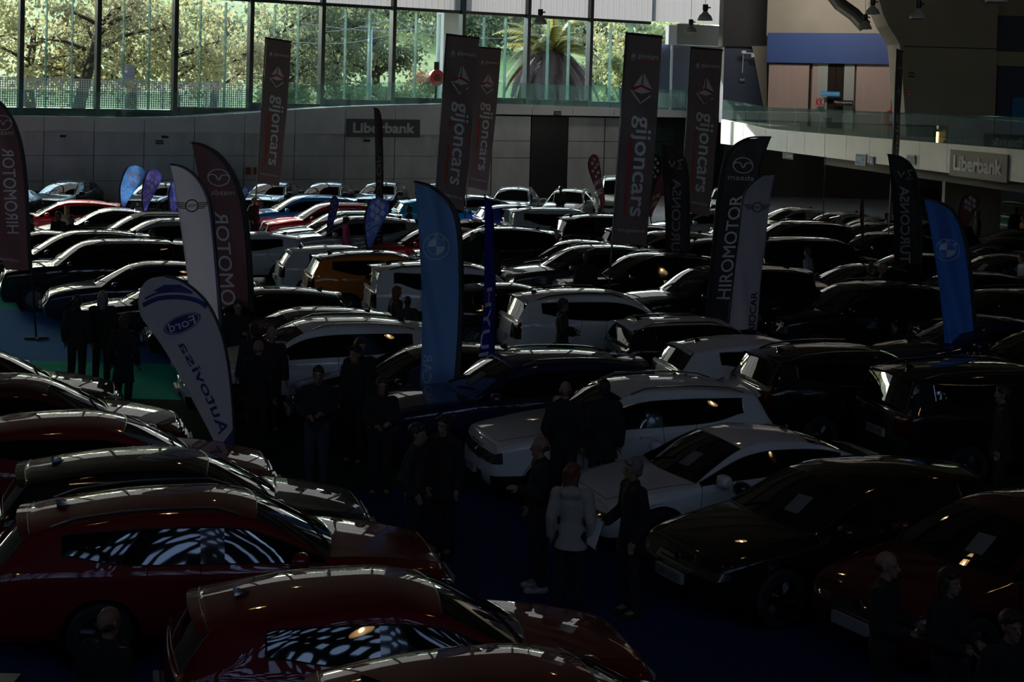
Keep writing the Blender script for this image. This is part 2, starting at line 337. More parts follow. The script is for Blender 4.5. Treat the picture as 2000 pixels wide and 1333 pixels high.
# big olive concrete pier with curved flank
YP = 66.0
prof = [(1712, -60), (1717, 0), (1724, 25), (1735, 50), (1748, 70), (1757, 86), (1760, 110), (1766, 200), (1772, 295)]
lo = [D(x, y, YP) for x, y in prof]; X1 = D(1942, 200, YP).x
vs = []; fs = []
for p in lo: vs += [(p.x, YP, p.z), (X1, YP, p.z), (X1, YP + 2.2, p.z), (p.x, YP + 2.2, p.z)]
for k in range(len(lo) - 1):
    for q in range(4): fs.append((k * 4 + q, k * 4 + (q + 1) % 4, k * 4 + 4 + (q + 1) % 4, k * 4 + 4 + q))
fs += [(3, 2, 1, 0)]; CP = tag(MB().add(vs, fs).build('wall_pier_right', M_olive), kind='structure')
mb = MB(); p = D(1850, 93, YP); mb.box(((lo[5].x + X1) / 2 + .1, YP - .01, p.z), (X1 - lo[5].x - .2, .04, .05)); mb.build('joint', M_dark, CP)
wallrect('wall_blue_upper', 1944, 2400, 30, 100, YP + 1, M_dblue); wallrect('beam_right', 1935, 2400, 100, 128, YP + .6, M_olive, tag(empty('trim_9'), kind='structure'))
wallrect('wall_blue_lower', 1944, 2400, 128, 300, YP + 1, M_dblue, zb=4.2); wallrect('wall_turquoise', 1973, 2400, 190, 300, YP + .8, M_tblue, zb=4.2)
wallrect('wall_top_right', 1935, 2500, -200, 30, YP + 1.2, M_olive)
# unseen area light added to brighten the gallery doors
gl_ = bpy.data.lights.new('gallery_fill', 'AREA'); gl_.shape = 'RECTANGLE'; gl_.size = 5; gl_.size_y = .6; gl_.energy = 150; gl_.color = (1, .9, .82)
glo = bpy.data.objects.new('gallery_fill', gl_); COL.objects.link(glo); glo.location = (12.6, 70.0, 12.2); glo.rotation_euler = (Vector((15.2, 74.0, 6.2)) - Vector((12.6, 70.0, 12.2))).to_track_quat('-Z', 'Y').to_euler()
# black column with dark blue foot
wallrect('wall_column', 1411, 1500, -160, 90, 78.5, mat('black cladding', (.012, .012, .013), .6), thick=1.6)
wallrect('wall_column_foot', 1411, 1496, 90, 215, 78.7, M_dblue, thick=1.2, zb=4.3)
wp = [D(1468, 90, 78.5), D(1497, 90, 78.5), D(1497, 215, 78.5), D(1492, 215, 78.5)]
mb = MB(); mb.hexa([(p.x, 78.4, p.z) for p in wp], [(p.x, 78.6, p.z) for p in wp]); tag(mb.build('trim_6', M_olive), kind='structure')
# under the right gallery
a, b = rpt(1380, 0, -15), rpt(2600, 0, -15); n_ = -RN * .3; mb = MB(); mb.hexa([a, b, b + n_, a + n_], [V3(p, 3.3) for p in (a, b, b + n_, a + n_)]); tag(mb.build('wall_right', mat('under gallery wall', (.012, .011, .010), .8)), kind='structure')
wallrect('wall_block', 1842, 1952, 355, 470, 60, M_olive, zb=0, thick=.4)
mb = MB(); mb.box((32, 88, CEIL / 2), (40, .4, CEIL)); tag(mb.build('wall_back_right', M_wallb), kind='structure')
# remaining enclosure of the hall
_c = [fpt(-880, 0, WO - .6), Vector((fpt(-880, 0, WO).x - 4, -5.2, 0)), Vector((36.4, -5.2, 0)), Vector((36.4, 88.4, 0)), Vector((12, 88.4, 0)), fpt(1480, 0, WO - .6)]
mb = MB(); n = len(_c); mb.add([V3(p, CEIL) for p in _c] + [V3(p, CEIL + .25) for p in _c], [tuple(range(n)), tuple(range(n, 2 * n))[::-1]] + [(k, k + n, (k + 1) % n + n, (k + 1) % n) for k in range(n)]); tag(mb.build('ceiling', M_ceil), kind='structure')
for k in range(8):
    y = 2 + k * 11.5; t = (y - fplane(WO).y) / FD.y; xl = max(-40, (fplane(WO) + FD * t).x + .8) if t > -20 else -40
    mb = MB(); mb.box(((xl + 36) / 2, y, CEIL - .5), (36 - xl, .5, 1.0)); tag(mb.build('trim_%d' % (20 + k), M_ceil), kind='structure')
c0 = fpt(-862, 0, WO)
a, b = c0, Vector((c0.x - 3, -6, 0)); n_ = Vector((-.3, 0, 0))
mb = MB(); mb.hexa([a, b, b + n_, a + n_], [V3(p, CEIL) for p in (a, b, b + n_, a + n_)]); WL = tag(mb.build('wall_left', M_wallb), kind='structure')
wallx = MB(); wallx.box((36, 30, CEIL / 2), (.4, 120, CEIL)); tag(wallx.build('wall_far_right', M_wallb), kind='structure')
# wall behind the viewer with its pierced band
YB = -5.0; BZ0, BZ1 = 7.6, 21.2
mb = MB(); mb.box((0, YB, BZ0 / 2), (120, .3, BZ0)); mb.box((0, YB, (BZ1 + CEIL + .3) / 2), (120, .3, CEIL + .3 - BZ1)); WF = tag(mb.build('wall_front', M_wallb), kind='structure')
vs, fs = [], []; cw, ch = 1.5, .8; rr = random.Random(3)
for i in range(-36, 36):
    for j in range(17):
        x0, z0 = i * cw, BZ0 + j * ch; b0 = len(vs); n = 12
        ex, ez = cw * rr.uniform(.18, .40), ch * rr.uniform(.13, .31); ox, oz = rr.uniform(-.06, .06), rr.uniform(-.05, .05)
        if rr.random() < .18: ex *= .3; ez *= .3
        for k in range(n):
            an = 2 * math.pi * k / n; c_, s_ = math.cos(an), math.sin(an); m_ = max(abs(c_), abs(s_))
            vs += [(x0 + cw / 2 + ox + ex * c_, YB, z0 + ch / 2 + oz + ez * s_), (x0 + cw / 2 + cw / 2 * c_ / m_, YB, z0 + ch / 2 + ch / 2 * s_ / m_)]
        for k in range(n): k2 = (k + 1) % n; fs.append((b0 + 2 * k, b0 + 2 * k + 1, b0 + 2 * k2 + 1, b0 + 2 * k2))
mb = MB(); mb.box((0, YB - .4, (BZ0 + BZ1) / 2), (120, .04, BZ1 - BZ0)); mb.build('dimming_pane', glass('dimming glass', (.65, .63, .66), .05), WF)  # unseen pane added to dim the daylight through the pierced screen
o = MB().add(vs, fs).build('pierced_screen', M_wallb, WF); o['kind'] = 'stuff'
for k in range(-4, 5):
    mb = MB(); mb.box((k * 8.5 + 2, YB + .3, 14.5), (.9, .5, 13.6)); mb.build('pier', M_wallb, WF)
# ------------------------------------------------------------------ cars
from mathutils.bvhtree import BVHTree
CAR_TYPES = {
 # L, W, H, wheelbase, front overhang, cowl d, windscreen top d, B pillar d, roof end d, rear glass bottom d, side glass end d, hood nose z, cowl z, roof front z, roof end z, rear glass low z, tail z, belt front, belt rear
 'hatch': dict(L=4.28, W=1.80, H=1.46, wb=2.62, fo=.86, dc=1.32, dwt=2.02, dB=2.42, dre=3.92, drg=4.16, dsg=3.48, zn=.74, zc=.96, zrf=1.385, zre=1.335, zrg=1.02, zt=.96, zb0=.92, zb1=1.0, clad=False),
 'suv':   dict(L=4.52, W=1.86, H=1.64, wb=2.68, fo=.88, dc=1.36, dwt=2.04, dB=2.46, dre=4.18, drg=4.40, dsg=3.96, zn=.88, zc=1.08, zrf=1.555, zre=1.515, zrg=1.12, zt=1.05, zb0=1.04, zb1=1.12, clad=True),
 'boxsuv':dict(L=4.66, W=1.92, H=1.70, wb=2.78, fo=.86, dc=1.40, dwt=1.98, dB=2.50, dre=4.44, drg=4.58, dsg=4.10, zn=.95, zc=1.13, zrf=1.64, zre=1.63, zrg=1.16, zt=1.10, zb0=1.08, zb1=1.13, clad=True),
 'sedan': dict(L=4.68, W=1.84, H=1.44, wb=2.78, fo=.86, dc=1.40, dwt=2.14, dB=2.55, dre=3.26, drg=4.28, dsg=3.64, zn=.72, zc=.95, zrf=1.38, zre=1.40, zrg=1.05, zt=1.0, zb0=.92, zb1=1.0, clad=False),
 'wagon': dict(L=4.70, W=1.82, H=1.48, wb=2.70, fo=.90, dc=1.40, dwt=2.12, dB=2.52, dre=4.28, drg=4.56, dsg=4.02, zn=.74, zc=.97, zrf=1.405, zre=1.34, zrg=1.02, zt=.96, zb0=.92, zb1=1.0, clad=False),
 'mini':  dict(L=3.90, W=1.74, H=1.43, wb=2.50, fo=.76, dc=1.24, dwt=1.72, dB=2.16, dre=3.66, drg=3.80, dsg=3.30, zn=.80, zc=.98, zrf=1.39, zre=1.37, zrg=1.02, zt=.94, zb0=.96, zb1=.99, clad=True),
 'van':   dict(L=4.75, W=1.86, H=1.90, wb=2.80, fo=.86, dc=1.28, dwt=1.92, dB=2.36, dre=4.56, drg=4.68, dsg=3.70, zn=.86, zc=1.12, zrf=1.80, zre=1.86, zrg=1.20, zt=1.10, zb0=1.08, zb1=1.12, clad=True),
}
NR = 12
def lerp(a, b, t): return a + (b - a) * t
def sstep(t): t = max(0, min(1, t)); return t * t * (3 - 2 * t)
def build_car_type(T):
    L, w, H = T['L'], T['W'] / 2, T['H']; fo, wb = T['fo'], T['wb']; Ra = .385; zc = .325
    dc, dwt, dB, dre, drg, dsg = (T[k] for k in ('dc', 'dwt', 'dB', 'dre', 'drg', 'dsg'))
    ra = fo + wb
    ds = sorted(set([0, .17, fo - Ra, fo, fo + Ra, dc, (dc + dwt) / 2, dwt, dB - .05, dB + .05, ra - Ra, ra, ra + Ra, dre, drg, dsg, L]))
    st = [ds[0]]
    keep = {0, fo - Ra, fo, fo + Ra, ra - Ra, ra, ra + Ra, dc, dwt, dre, drg, dsg, L}
    for d in ds[1:]:
        if d - st[-1] < .05:
            if d in keep and st[-1] not in keep: st[-1] = d
            continue
        st.append(d)
    def wd(d):
        pts = [(0, .80), (.17, .895), (fo - Ra, .965), (fo, .985), (dc, 1.0), (ra, 1.0), (drg, .955), (L, .87)]
        return w * np.interp(d, [p[0] for p in pts], [p[1] for p in pts])
    def top(d):
        if d <= dc:
            t = d / dc; return lerp(T['zn'], T['zc'], 1 - (1 - t) ** 1.7)
        if d <= dwt: t = (d - dc) / (dwt - dc); return lerp(T['zc'], T['zrf'], t ** .93)
        if d <= dre:
            t = (d - dwt) / (dre - dwt); base = lerp(T['zrf'], T['zre'], t); mid = H - lerp(T['zrf'], T['zre'], .42)
            return base + mid * math.sin(math.pi * t ** .85)
        if d <= drg: return lerp(T['zre'], T['zrg'], (d - dre) / (drg - dre))
        return lerp(T['zrg'], T['zt'], (d - drg) / max(.01, L - drg))
    def belt(d):
        if d < dc: return top(d) - lerp(.05, .06, d / dc) if d < dc * .9 else lerp(top(d) - .06, T['zb0'], (d - dc * .9) / (dc * .1))
        if d <= dre: return lerp(T['zb0'], T['zb1'], (d - dc) / (dre - dc))
        return lerp(T['zb1'], min(T['zb1'], T['zt'] - .02), (d - dre) / (L - dre))
    def rail(d):
        if d <= dc: return (lerp(.66, .87, d / dc) * wd(d), top(d) - .022)
        yr = .665 if T['H'] < 1.6 else .70
        if T['H'] > 1.8: yr = .76
        if d <= dwt:
            t = (d - dc) / (dwt - dc); return (lerp(.88, yr + .02, t) * w, lerp(T['zb0'] + .025, T['zrf'] - .055, t ** .95))
        if d <= dre: t = (d - dwt) / (dre - dwt); return (lerp(yr + .02, yr - .015, t) * w, top(d) - .06)
        if d <= drg: t = (d - dre) / (drg - dre); return (lerp(yr - .015, .74, t) * w, lerp(T['zre'] - .06, T['zrg'] - .05, t))
        return (lerp(.74, .62, (d - drg) / (L - drg)) * w, top(d) - .02)
    NS = len(st); V = {}; verts = []
    def nv(p): verts.append(p); return len(verts) - 1
    def shift(d, r):
        if r < 9: return 0
        k = {9: 0, 10: .55, 11: 1}[r]
        if d <= dc: return -.17 * k * (d / dc) ** 2
        if d <= dwt: return -lerp(.17, .07, (d - dc) / (dwt - dc)) * k
        if d < dre: return -.07 * k * (1 - (d - dwt) / (dre - dwt)) + .04 * k * (d - dwt) / (dre - dwt)
        return .05 * k if d < L else 0
    nose_dx = [.2, .2, .16, .05, 0, .03, .09, .12, .135, .14, .14, .14]
    tail_dx = [.2, .2, .16, .04, 0, .0, .03, .05, .06, .07, .07, .07]
    for i, d in enumerate(st):
        W_ = wd(d); zb = belt(d); y9, z9 = rail(d); kick = math.exp(-((d - dsg) / .30) ** 2) * .42 if d > dc else 0; z11 = top(d); zs = zb - .07
        z5 = lerp(.48, zs, .52); zb0_ = zb; zb = lerp(zb, z9, kick)
        y7 = .945 * W_ if d >= dc else .93 * W_
        tw = .86 if d >= dc else .5
        P = [(0, .2), (.45 * W_, .2), (.76 * W_, .2), (.955 * W_, .29), (.995 * W_, .47), (1.0 * W_, z5), (.985 * W_, zs), (lerp(y7, y9, kick), zb),
             (lerp(y7, y9, tw) + (.015 if d > dc else 0), lerp(zb, z9, tw)), (y9, z9), (.56 * y9, lerp(z9, z11, .72)), (0, z11)]
        for r in range(NR):
            dd = d + shift(d, r); y, z = P[r]
            if i == 0: dd += nose_dx[r] + .10 * (y / w) ** 2
            if i == NS - 1: dd -= tail_dx[r] + .07 * (y / w) ** 2
            for a in (fo, ra):
                if abs(d - a) < 1e-6 and r == 5: z = zc + Ra + .01
                for sg in (-1, 1):
                    if abs(d - (a + sg * Ra)) < 1e-6 and r in (3, 4, 5):
                        an = R({3: -6, 4: 24, 5: 56}[r]); dd = a + sg * Ra * math.cos(an) * 1.04; z = zc + Ra * 1.04 * math.sin(an)
            for sd in ((1, -1) if r not in (0, 11) else (1,)):
                V[i, r, sd] = nv((L / 2 - dd, sd * y, z))
            if r in (0, 11): V[i, r, -1] = V[i, r, 1]
    faces = []; fm = []
    def is_arch(i, r):
        if r not in (2, 3, 4): return False
        m_ = (st[i] + st[i + 1]) / 2
        return any(abs(m_ - a) < Ra for a in (fo, ra))
    def pick(i, r):
        m_ = (st[i] + st[i + 1]) / 2
        if r <= 2: return 8
        if r in (9, 10):
            if m_ < dc: return 9 if i >= 1 else 0
            if m_ < dwt: return 1
            if m_ < dre: return 14
            if m_ < drg: return 2
            return 12
        if r == 7:
            if dc < m_ < dB - .05: return 3
            if dB - .05 < m_ < dB + .05: return 13
            if dB + .05 < m_ < dsg: return 4
            return 0
        if r in (4, 5, 6) or (r == 3 and not T['clad']):
            if r == 5 and (m_ < .17): return 5
            if r in (5, 6) and m_ > max(drg, L - .3): return 6
            if r == 3: pass
            if dc < m_ < dB + .05 and r >= 4: return 10
            if dB + .05 < m_ < ra - Ra and r >= 4: return 11
            if ra - Ra < m_ < ra and r >= 5 and False: return 11
            return 0
        if r == 3 and T['clad']: return 8
        return 0
    for i in range(NS - 1):
        for r in range(NR - 1):
            if is_arch(i, r): continue
            for sd in (1, -1):
                q = [V[i, r, sd], V[i + 1, r, sd], V[i + 1, r + 1, sd], V[i, r + 1, sd]]
                q = [a for k, a in enumerate(q) if a not in q[:k]]
                faces.append(q if sd == 1 else q[::-1]); fm.append(pick(i, r))
    for end, i in ((0, 0), (1, NS - 1)):      # nose and tail caps
        grid = {}
        for r in range(2, 10):
            if r == 2: row = [V[i, 2, 1], V[i, 1, 1], V[i, 0, 1], V[i, 1, -1], V[i, 2, -1]]
            elif r == 9: row = [V[i, 9, 1], V[i, 10, 1], V[i, 11, 1], V[i, 10, -1], V[i, 9, -1]]
            else:
                a = verts[V[i, r, 1]]; row = [V[i, r, 1]]
                for fr in (.58, 0, -.58):
                    x = a[0] + (.10 if end == 0 else -.07) * ((a[1] / w) ** 2) * (1 - fr * fr)
                    row.append(nv((x, a[1] * fr, a[2] + (.012 if r >= 6 else 0) * (1 - fr * fr))))
                row.append(V[i, r, -1])
            grid[r] = row
        for r in range(2, 9):
            for c in range(4):
                q = [grid[r][c], grid[r][c + 1], grid[r + 1][c + 1], grid[r + 1][c]]
                mid = c in (1, 2)
                if end == 0: m_ = 8 if r == 2 else (7 if (r in (3, 5) and mid) else (5 if r == 5 else 0))
                else: m_ = 8 if r <= 2 else (6 if (r in (5, 6) and not mid) else (12 if (r >= 5) else (8 if (r == 3 and T['clad']) else 0)))
                faces.append(q[::-1] if end == 0 else q); fm.append(m_)
    me = bpy.data.meshes.new('cage'); me.from_pydata(verts, [], faces); me.update()
    for k in range(15): me.materials.append(None)
    me.polygons.foreach_set('material_index', fm)
    bm = bmesh.new(); bm.from_mesh(me); bm.verts.ensure_lookup_table()
    bmesh.ops.recalc_face_normals(bm, faces=bm.faces)
    cl = bm.edges.layers.float.new('crease_edge')
    inv = {}
    for (i, r, sd), k in V.items(): inv[k] = (i, r)
    for e in bm.edges:
        a, b = inv.get(e.verts[0].index), inv.get(e.verts[1].index)
        if a and b:
            if a[1] == b[1] and a[0] != b[0]:
                r = a[1]; m_ = (st[a[0]] + st[b[0]]) / 2
                if r == 6: e[cl] = .55
                if r == 7 and m_ > dc: e[cl] = .45
                if r == 9: e[cl] = .45 if m_ < dc or m_ > dre else .3
            if a[0] == b[0] and a[1] != b[1] and a[1] >= 8 and b[1] >= 8:
                d = st[a[0]]
                if d == dre and dre > L - .7: e[cl] = .75
                if d == drg: e[cl] = .5
                if d == dc: e[cl] = .5
    bm.to_mesh(me); bm.free()
    o = bpy.data.objects.new('cage', me); COL.objects.link(o)
    md = o.modifiers.new('s', 'SUBSURF'); md.levels = 2; md.render_levels = 2
    ev = evaluated(o); drop(o)
    nvv = len(ev.vertices); co = np.empty(nvv * 3); ev.vertices.foreach_get('co', co); co = co.reshape(-1, 3)
    polys = [tuple(p.vertices) for p in ev.polygons]; pm = [p.material_index for p in ev.polygons]
    cen = [co[list(p)].mean(0) for p in polys]
    bvh = BVHTree.FromPolygons([Vector(c) for c in co], polys)
    edge = {}
    for k, p in enumerate(polys):
        for a, b in zip(p, p[1:] + p[:1]): edge.setdefault((min(a, b), max(a, b)), []).append(k)
    bpy.data.meshes.remove(ev)
    def sub(pred, name):
        sel = [k for k in range(len(polys)) if pred(k)]
        if not sel: return None
        ids = sorted({v for k in sel for v in polys[k]}); mp = {v: n for n, v in enumerate(ids)}
        m2 = bpy.data.meshes.new(name); m2.from_pydata([tuple(co[v]) for v in ids], [], [tuple(mp[v] for v in polys[k]) for k in sel])
        m2.polygons.foreach_set('use_smooth', [True] * len(m2.polygons)); m2.update(); return m2
    S = lambda k: 1 if cen[k][1] > 0 else -1
    full, lite = [], []        # (name, mesh, paint slot, parent name or None, label)
    def put(lst, name, me_, slot, parent=None, mx=None): 
        if me_: lst.append((name, me_, slot, parent))
    put(full, 'body', sub(lambda k: pm[k] == 0, 'body'), 'paint')
    put(full, 'roof', sub(lambda k: pm[k] == 14, 'roof'), 'roof')
    put(full, 'hood', sub(lambda k: pm[k] == 9, 'hood'), 'paint')
    put(full, 'tailgate', sub(lambda k: pm[k] == 12, 'tailgate'), 'paint')
    put(lite, 'body', sub(lambda k: pm[k] in (0, 9, 12, 10, 11), 'body'), 'paint')
    put(lite, 'roof', full[1][1], 'roof')
    for lst in (full, lite):
        put(lst, 'lower_cladding', sub(lambda k: pm[k] == 8, 'cladding') if lst is full else full[4][1], 'black')
    ws, rw, gr = sub(lambda k: pm[k] == 1, 'windshield'), sub(lambda k: pm[k] == 2, 'rear_window'), sub(lambda k: pm[k] == 7, 'grille')
    sides = []
    for sd in (1, -1):
        sides += [('side_window', sub(lambda k: pm[k] == 3 and S(k) == sd, 'side_window'), 'glass'), ('side_window', sub(lambda k: pm[k] == 4 and S(k) == sd, 'side_window'), 'glass'),
                  ('headlight', sub(lambda k: pm[k] == 5 and S(k) == sd, 'headlight'), 'lamp'), ('taillight', sub(lambda k: pm[k] == 6 and S(k) == sd, 'taillight'), 'tail'),
                  ('door_pillar', sub(lambda k: pm[k] == 13 and S(k) == sd, 'door_pillar'), 'gloss')]
        put(full, 'door', sub(lambda k: pm[k] == 10 and S(k) == sd, 'door'), 'paint')
        put(full, 'door', sub(lambda k: pm[k] == 11 and S(k) == sd, 'door'), 'paint')
    for lst in (full, lite):
        put(lst, 'windshield', ws, 'glass'); put(lst, 'rear_window', rw, 'glass'); put(lst, 'grille', gr, 'black')
        for n, m_, sl_ in sides: put(lst, n, m_, sl_)
    # panel gaps and window trim
    def strip(test, rad, name):
        mb = MB()
        for (a, b), ks in edge.items():
            if len(ks) == 2 and test(pm[ks[0]], pm[ks[1]]):
                A, B = Vector(co[a]), Vector(co[b]); mb.tube([A, B], rad, 4, False)
        return mb.mesh(name)
    panel = {0, 9, 10, 11, 12, 14}
    put(full, 'panel_gaps', strip(lambda p, q: p != q and p in panel and q in panel and not {p, q} == {0, 14}, .0045, 'panel_gaps'), 'black')
    win = {3, 4, 13}
    trimm = strip(lambda p, q: (p in win) != (q in win), .009, 'window_trim')
    put(full, 'window_trim', trimm, 'trim')
    seal = strip(lambda p, q: (p in (1, 2)) != (q in (1, 2)), .007, 'seal')
    put(full, 'window_seal', seal, 'black')
    # wheels
    t = MB(); rt = .325
    t.lathe([(.20, -.10), (.29, -.105), (.315, -.09), (.325, -.05), (.325, .05), (.315, .09), (.29, .105), (.20, .10)], axis='y', n=28)
    tire = t.mesh('tire')
    rm = MB(); rm.lathe([(.21, .085), (.205, .06), (.19, .03), (.05, .03), (.0, .03)], axis='y', n=28); rm.lathe([(.06, .03), (.055, .085), (.0, .09)], axis='y', n=14)
    for k in range(10):
        a = 2 * math.pi * (k // 2) / 5 + (.16 if k % 2 else -.16); c_, s_ = math.cos(a), math.sin(a)
        A = [(c_ * r_ - s_ * wdt, y_, s_ * r_ + c_ * wdt) for r_, y_ in ((.05, .088), (.205, .083)) for wdt in (-.018, .018)]
        Bq = [(x, y - .05, z) for x, y, z in A]
        rm.hexa([A[0], A[1], A[3], A[2]], [Bq[0], Bq[1], Bq[3], Bq[2]])
    rim = rm.mesh('rim')
    ar = MB(); ar.lathe([(.41, .10), (.41, -.16), (0, -.16)], axis='y', n=24); arch = ar.mesh('wheel_arch')
    T['wheels'] = [(L / 2 - a, sd * (w - .115)) for a in (fo, ra) for sd in (1, -1)]; T['wheelmesh'] = (tire, rim, arch)
    # mirrors
    def ell(mb, c, rad, n=16, m=10):
        prof = [(math.sin(math.pi * k / m), -math.cos(math.pi * k / m)) for k in range(m + 1)]
        b = len(mb.v); mb.lathe(prof, n=n)
        for k in range(b, len(mb.v)):
            x, y, z = (math.copysign(abs(q) ** .7, q) for q in mb.v[k]); mb.v[k] = (c[0] + x * rad[0], c[1] + y * rad[1], c[2] + z * rad[2])
    xm = L / 2 - dc - .30; zm = T['zb0'] + .07
    for sd in (1, -1):
        mb = MB(); ell(mb, (xm, sd * (w + .075), zm), (.085, .125, .085)); m_ = mb.mesh('mirror'); m_.polygons.foreach_set('use_smooth', [True] * len(m_.polygons))
        st_ = MB(); st_.tube([(xm + .02, sd * (w * .9), zm - .06), (xm + .01, sd * (w + .03), zm - .05)], .025, 8); sm = st_.mesh('mirror_foot')
        for lst in (full, lite): put(lst, 'mirror', m_, 'paint')
        for lst in (full,): put(lst, 'mirror_foot', sm, 'black')
        # door handles
        for dd in (dB - .12, min(ra - Ra * .2, dsg) - .08):
            x = L / 2 - dd; z = belt(dd) - .11
            h = bvh.ray_cast(Vector((x, sd * 2, z)), Vector((0, -sd, 0)))
            if h[0]:
                mb = MB(); mb.box((x, h[0].y + sd * .012, z), (.2, .03, .028)); put(full, 'door_handle', mb.mesh('door_handle'), 'handle')
        if T['clad'] or L > 4.65 and T['H'] > 1.46:
            pts = []
            for q in range(9):
                d = lerp(dwt + .15, dre - .2, q / 8); y9, z9 = rail(d); hgt = .045 if 0 < q < 8 else .0
                hh = bvh.ray_cast(Vector((L / 2 - d, sd * (y9 - .04), 3)), Vector((0, 0, -1)))
                pts.append((L / 2 - d, sd * (y9 - .04), (hh[0].z if hh[0] else z9) + hgt))
            mb = MB(); mb.tube(pts, .016, 6); put(full, 'roof_rail', mb.mesh('roof_rail'), 'trim')
    # spoiler, fin, wiper, plates, badge
    if dre > L - .7:
        ye = rail(dre)[0] * .93; mb = MB(); zt_ = top(dre)
        n = 9; up, lo, bk = [], [], []
        vs = []; fs = []
        for k in range(n):
            y = lerp(-ye, ye, k / (n - 1)); cz = zt_ - .055 * (y / ye) ** 2; x0 = L / 2 - dre - .02
            vs += [(x0 + .14, y, cz + .004), (x0 - .13 + .05 * (y / ye) ** 2, y, cz - .012), (x0 - .12 + .05 * (y / ye) ** 2, y, cz - .035), (x0 + .0, y, cz - .06)]
        for k in range(n - 1):
            for q in range(4): fs.append((k * 4 + q, k * 4 + (q + 1) % 4, k * 4 + 4 + (q + 1) % 4, k * 4 + 4 + q))
        fs += [(0, 1, 2, 3), tuple((n - 1) * 4 + q for q in (3, 2, 1, 0))]
        mb.add(vs, fs); sm = mb.mesh('spoiler')
        put(full, 'spoiler', sm, 'roof'); put(lite, 'spoiler', sm, 'roof')
        mb = MB(); xw = L / 2 - drg + .06; zw = T['zrg'] + .05; mb.tube([(xw - .03, 0, zw - .05), (xw + .06, .3, zw + .13)], .01, 5); mb.tube([(xw - .03, 0, zw - .05), (xw - .05, 0, zw - .09)], .02, 6)
        put(full, 'rear_wiper', mb.mesh('rear_wiper'), 'black')
    d = dre - .30 if dre > L - .7 else dre - .1; zf = bvh.ray_cast(Vector((L / 2 - d, 0, 3)), Vector((0, 0, -1)))[0].z; xf = L / 2 - d
    mb = MB(); mb.add([(xf + .11, 0, zf - .005), (xf - .06, .025, zf - .01), (xf - .06, -.025, zf - .01), (xf - .075, 0, zf + .065), (xf - .03, 0, zf + .055)], [(0, 1, 4), (0, 4, 2), (1, 3, 4), (4, 3, 2), (1, 2, 3)])
    put(full, 'antenna_fin', mb.mesh('antenna_fin'), 'gloss')
    for sx, z in ((1, .46), (-1, .62 if T['H'] < 1.5 else .72)):
        h = bvh.ray_cast(Vector((sx * 4, 0, z)), Vector((-sx, 0, 0)))
        if h[0] is None: continue
        mb = MB(); mb.box((h[0].x + sx * .03, 0, z), (.05, .5, .115)); pl = mb.mesh('license_plate')
        put(full, 'license_plate', pl, 'plate'); put(lite, 'license_plate', pl, 'plate')
    h = bvh.ray_cast(Vector((4, 0, lerp(.48, T['zn'], .62))), Vector((-1, 0, 0)))
    if h[0]:
        mb = MB(); mb.lathe([(0, .02), (.05, .02), (.055, .0)], axis='x', n=16)
        mb.v = [(h[0].x + .0 + x, y, h[0].z + z) for x, y, z in mb.v]; put(full, 'badge', mb.mesh('badge'), 'trim')
        for k in range(4):
            z = h[0].z - .10 + k * .055; hh = bvh.ray_cast(Vector((4, .2, z)), Vector((-1, 0, 0)))
            if hh[0]: mb = MB(); mb.box((hh[0].x + .0, 0, z), (.03, .62 - .03 * k, .014)); put(full, 'grille_bar', mb.mesh('grille_bar'), 'trim')
    T['wiper'] = None
    mbw = []
    for yy in (-.45, .15):
        pts = []
        for q in range(4):
            d = dc - .0 + .05 * q; y = yy + .14 * q
            hh = bvh.ray_cast(Vector((L / 2 - d + .05, y, 3)), Vector((0, 0, -1))); pts.append((L / 2 - d + .05, y, (hh[0].z if hh[0] else 1) + .012))
        mb = MB(); mb.tube(pts, .009, 5); put(full, 'wiper', mb.mesh('wiper'), 'black')
    # where a price sheet leans in the windscreen
    d = dc + .2; hh = bvh.ray_cast(Vector((L / 2 - d, .25, 3)), Vector((0, 0, -1))); T['sheet'] = (hh[0] + hh[1] * .004, hh[1]) if hh[0] else None
    T['full'], T['lite'] = full, lite; T['bvh'] = bvh
for _k, _T in CAR_TYPES.items(): build_car_type(_T)
CM = dict(black=mat('car trim black', (.006, .006, .007), .45), glass=mat('car glass', (.004, .005, .006), .02, 0, 1.0, .7), lamp=mat('headlamp glass', (.10, .10, .11), .06, .6, 1),
          tail=mat('tail lamp red', (.05, .003, .003), .08, 0, 1), gloss=mat('pillar gloss black', (.004, .004, .004), .05, 0, 1), trim=mat('car chrome', (.55, .56, .58), .16, 1),
          plate=mat('plate white', (.22, .225, .225), .4), tire=mat('tyre rubber', (.008, .008, .008), .75), rim=mat('alloy rim', (.20, .20, .21), .28, 1))
PAINT = {'black': (.0035, .0035, .004), 'navy': (.004, .006, .03), 'white': (.46, .46, .46), 'silver': (.22, .22, .22), 'grey': (.03, .031, .033), 'red': (.13, .004, .007), 'darkred': (.055, .003, .004),
         'brightred': (.68, .012, .02), 'blue': (.008, .30, .80), 'cyan': (.006, .38, .70), 'purple': (.03, .05, .36), 'orange': (.38, .12, .012), 'brown': (.10, .065, .042), 'gold': (.25, .19, .12), 'green': (.004, .09, .07), 'fabric': (.05, .042, .038)}
def paint(c):
    return mat('paint ' + c, PAINT[c], .5, .0, 0 if c == 'fabric' else 1.0, .15, coat_r=.012)
CARS = []; QUEUE = []
def car(*a, **k): QUEUE.append((a, k))
def car_spot(typ, theta, px, py, scale):
    T = CAR_TYPES[typ]; P = G(px, py, T['H'] * scale); P = Vector((P.x, P.y - .5, 0)); t = R(theta); hd = Vector((math.cos(t), math.sin(t), 0))
    return P - hd * ((T['L'] / 2 - (T['dwt'] + min(T['dre'], T['L'] - .4)) / 2) * scale)
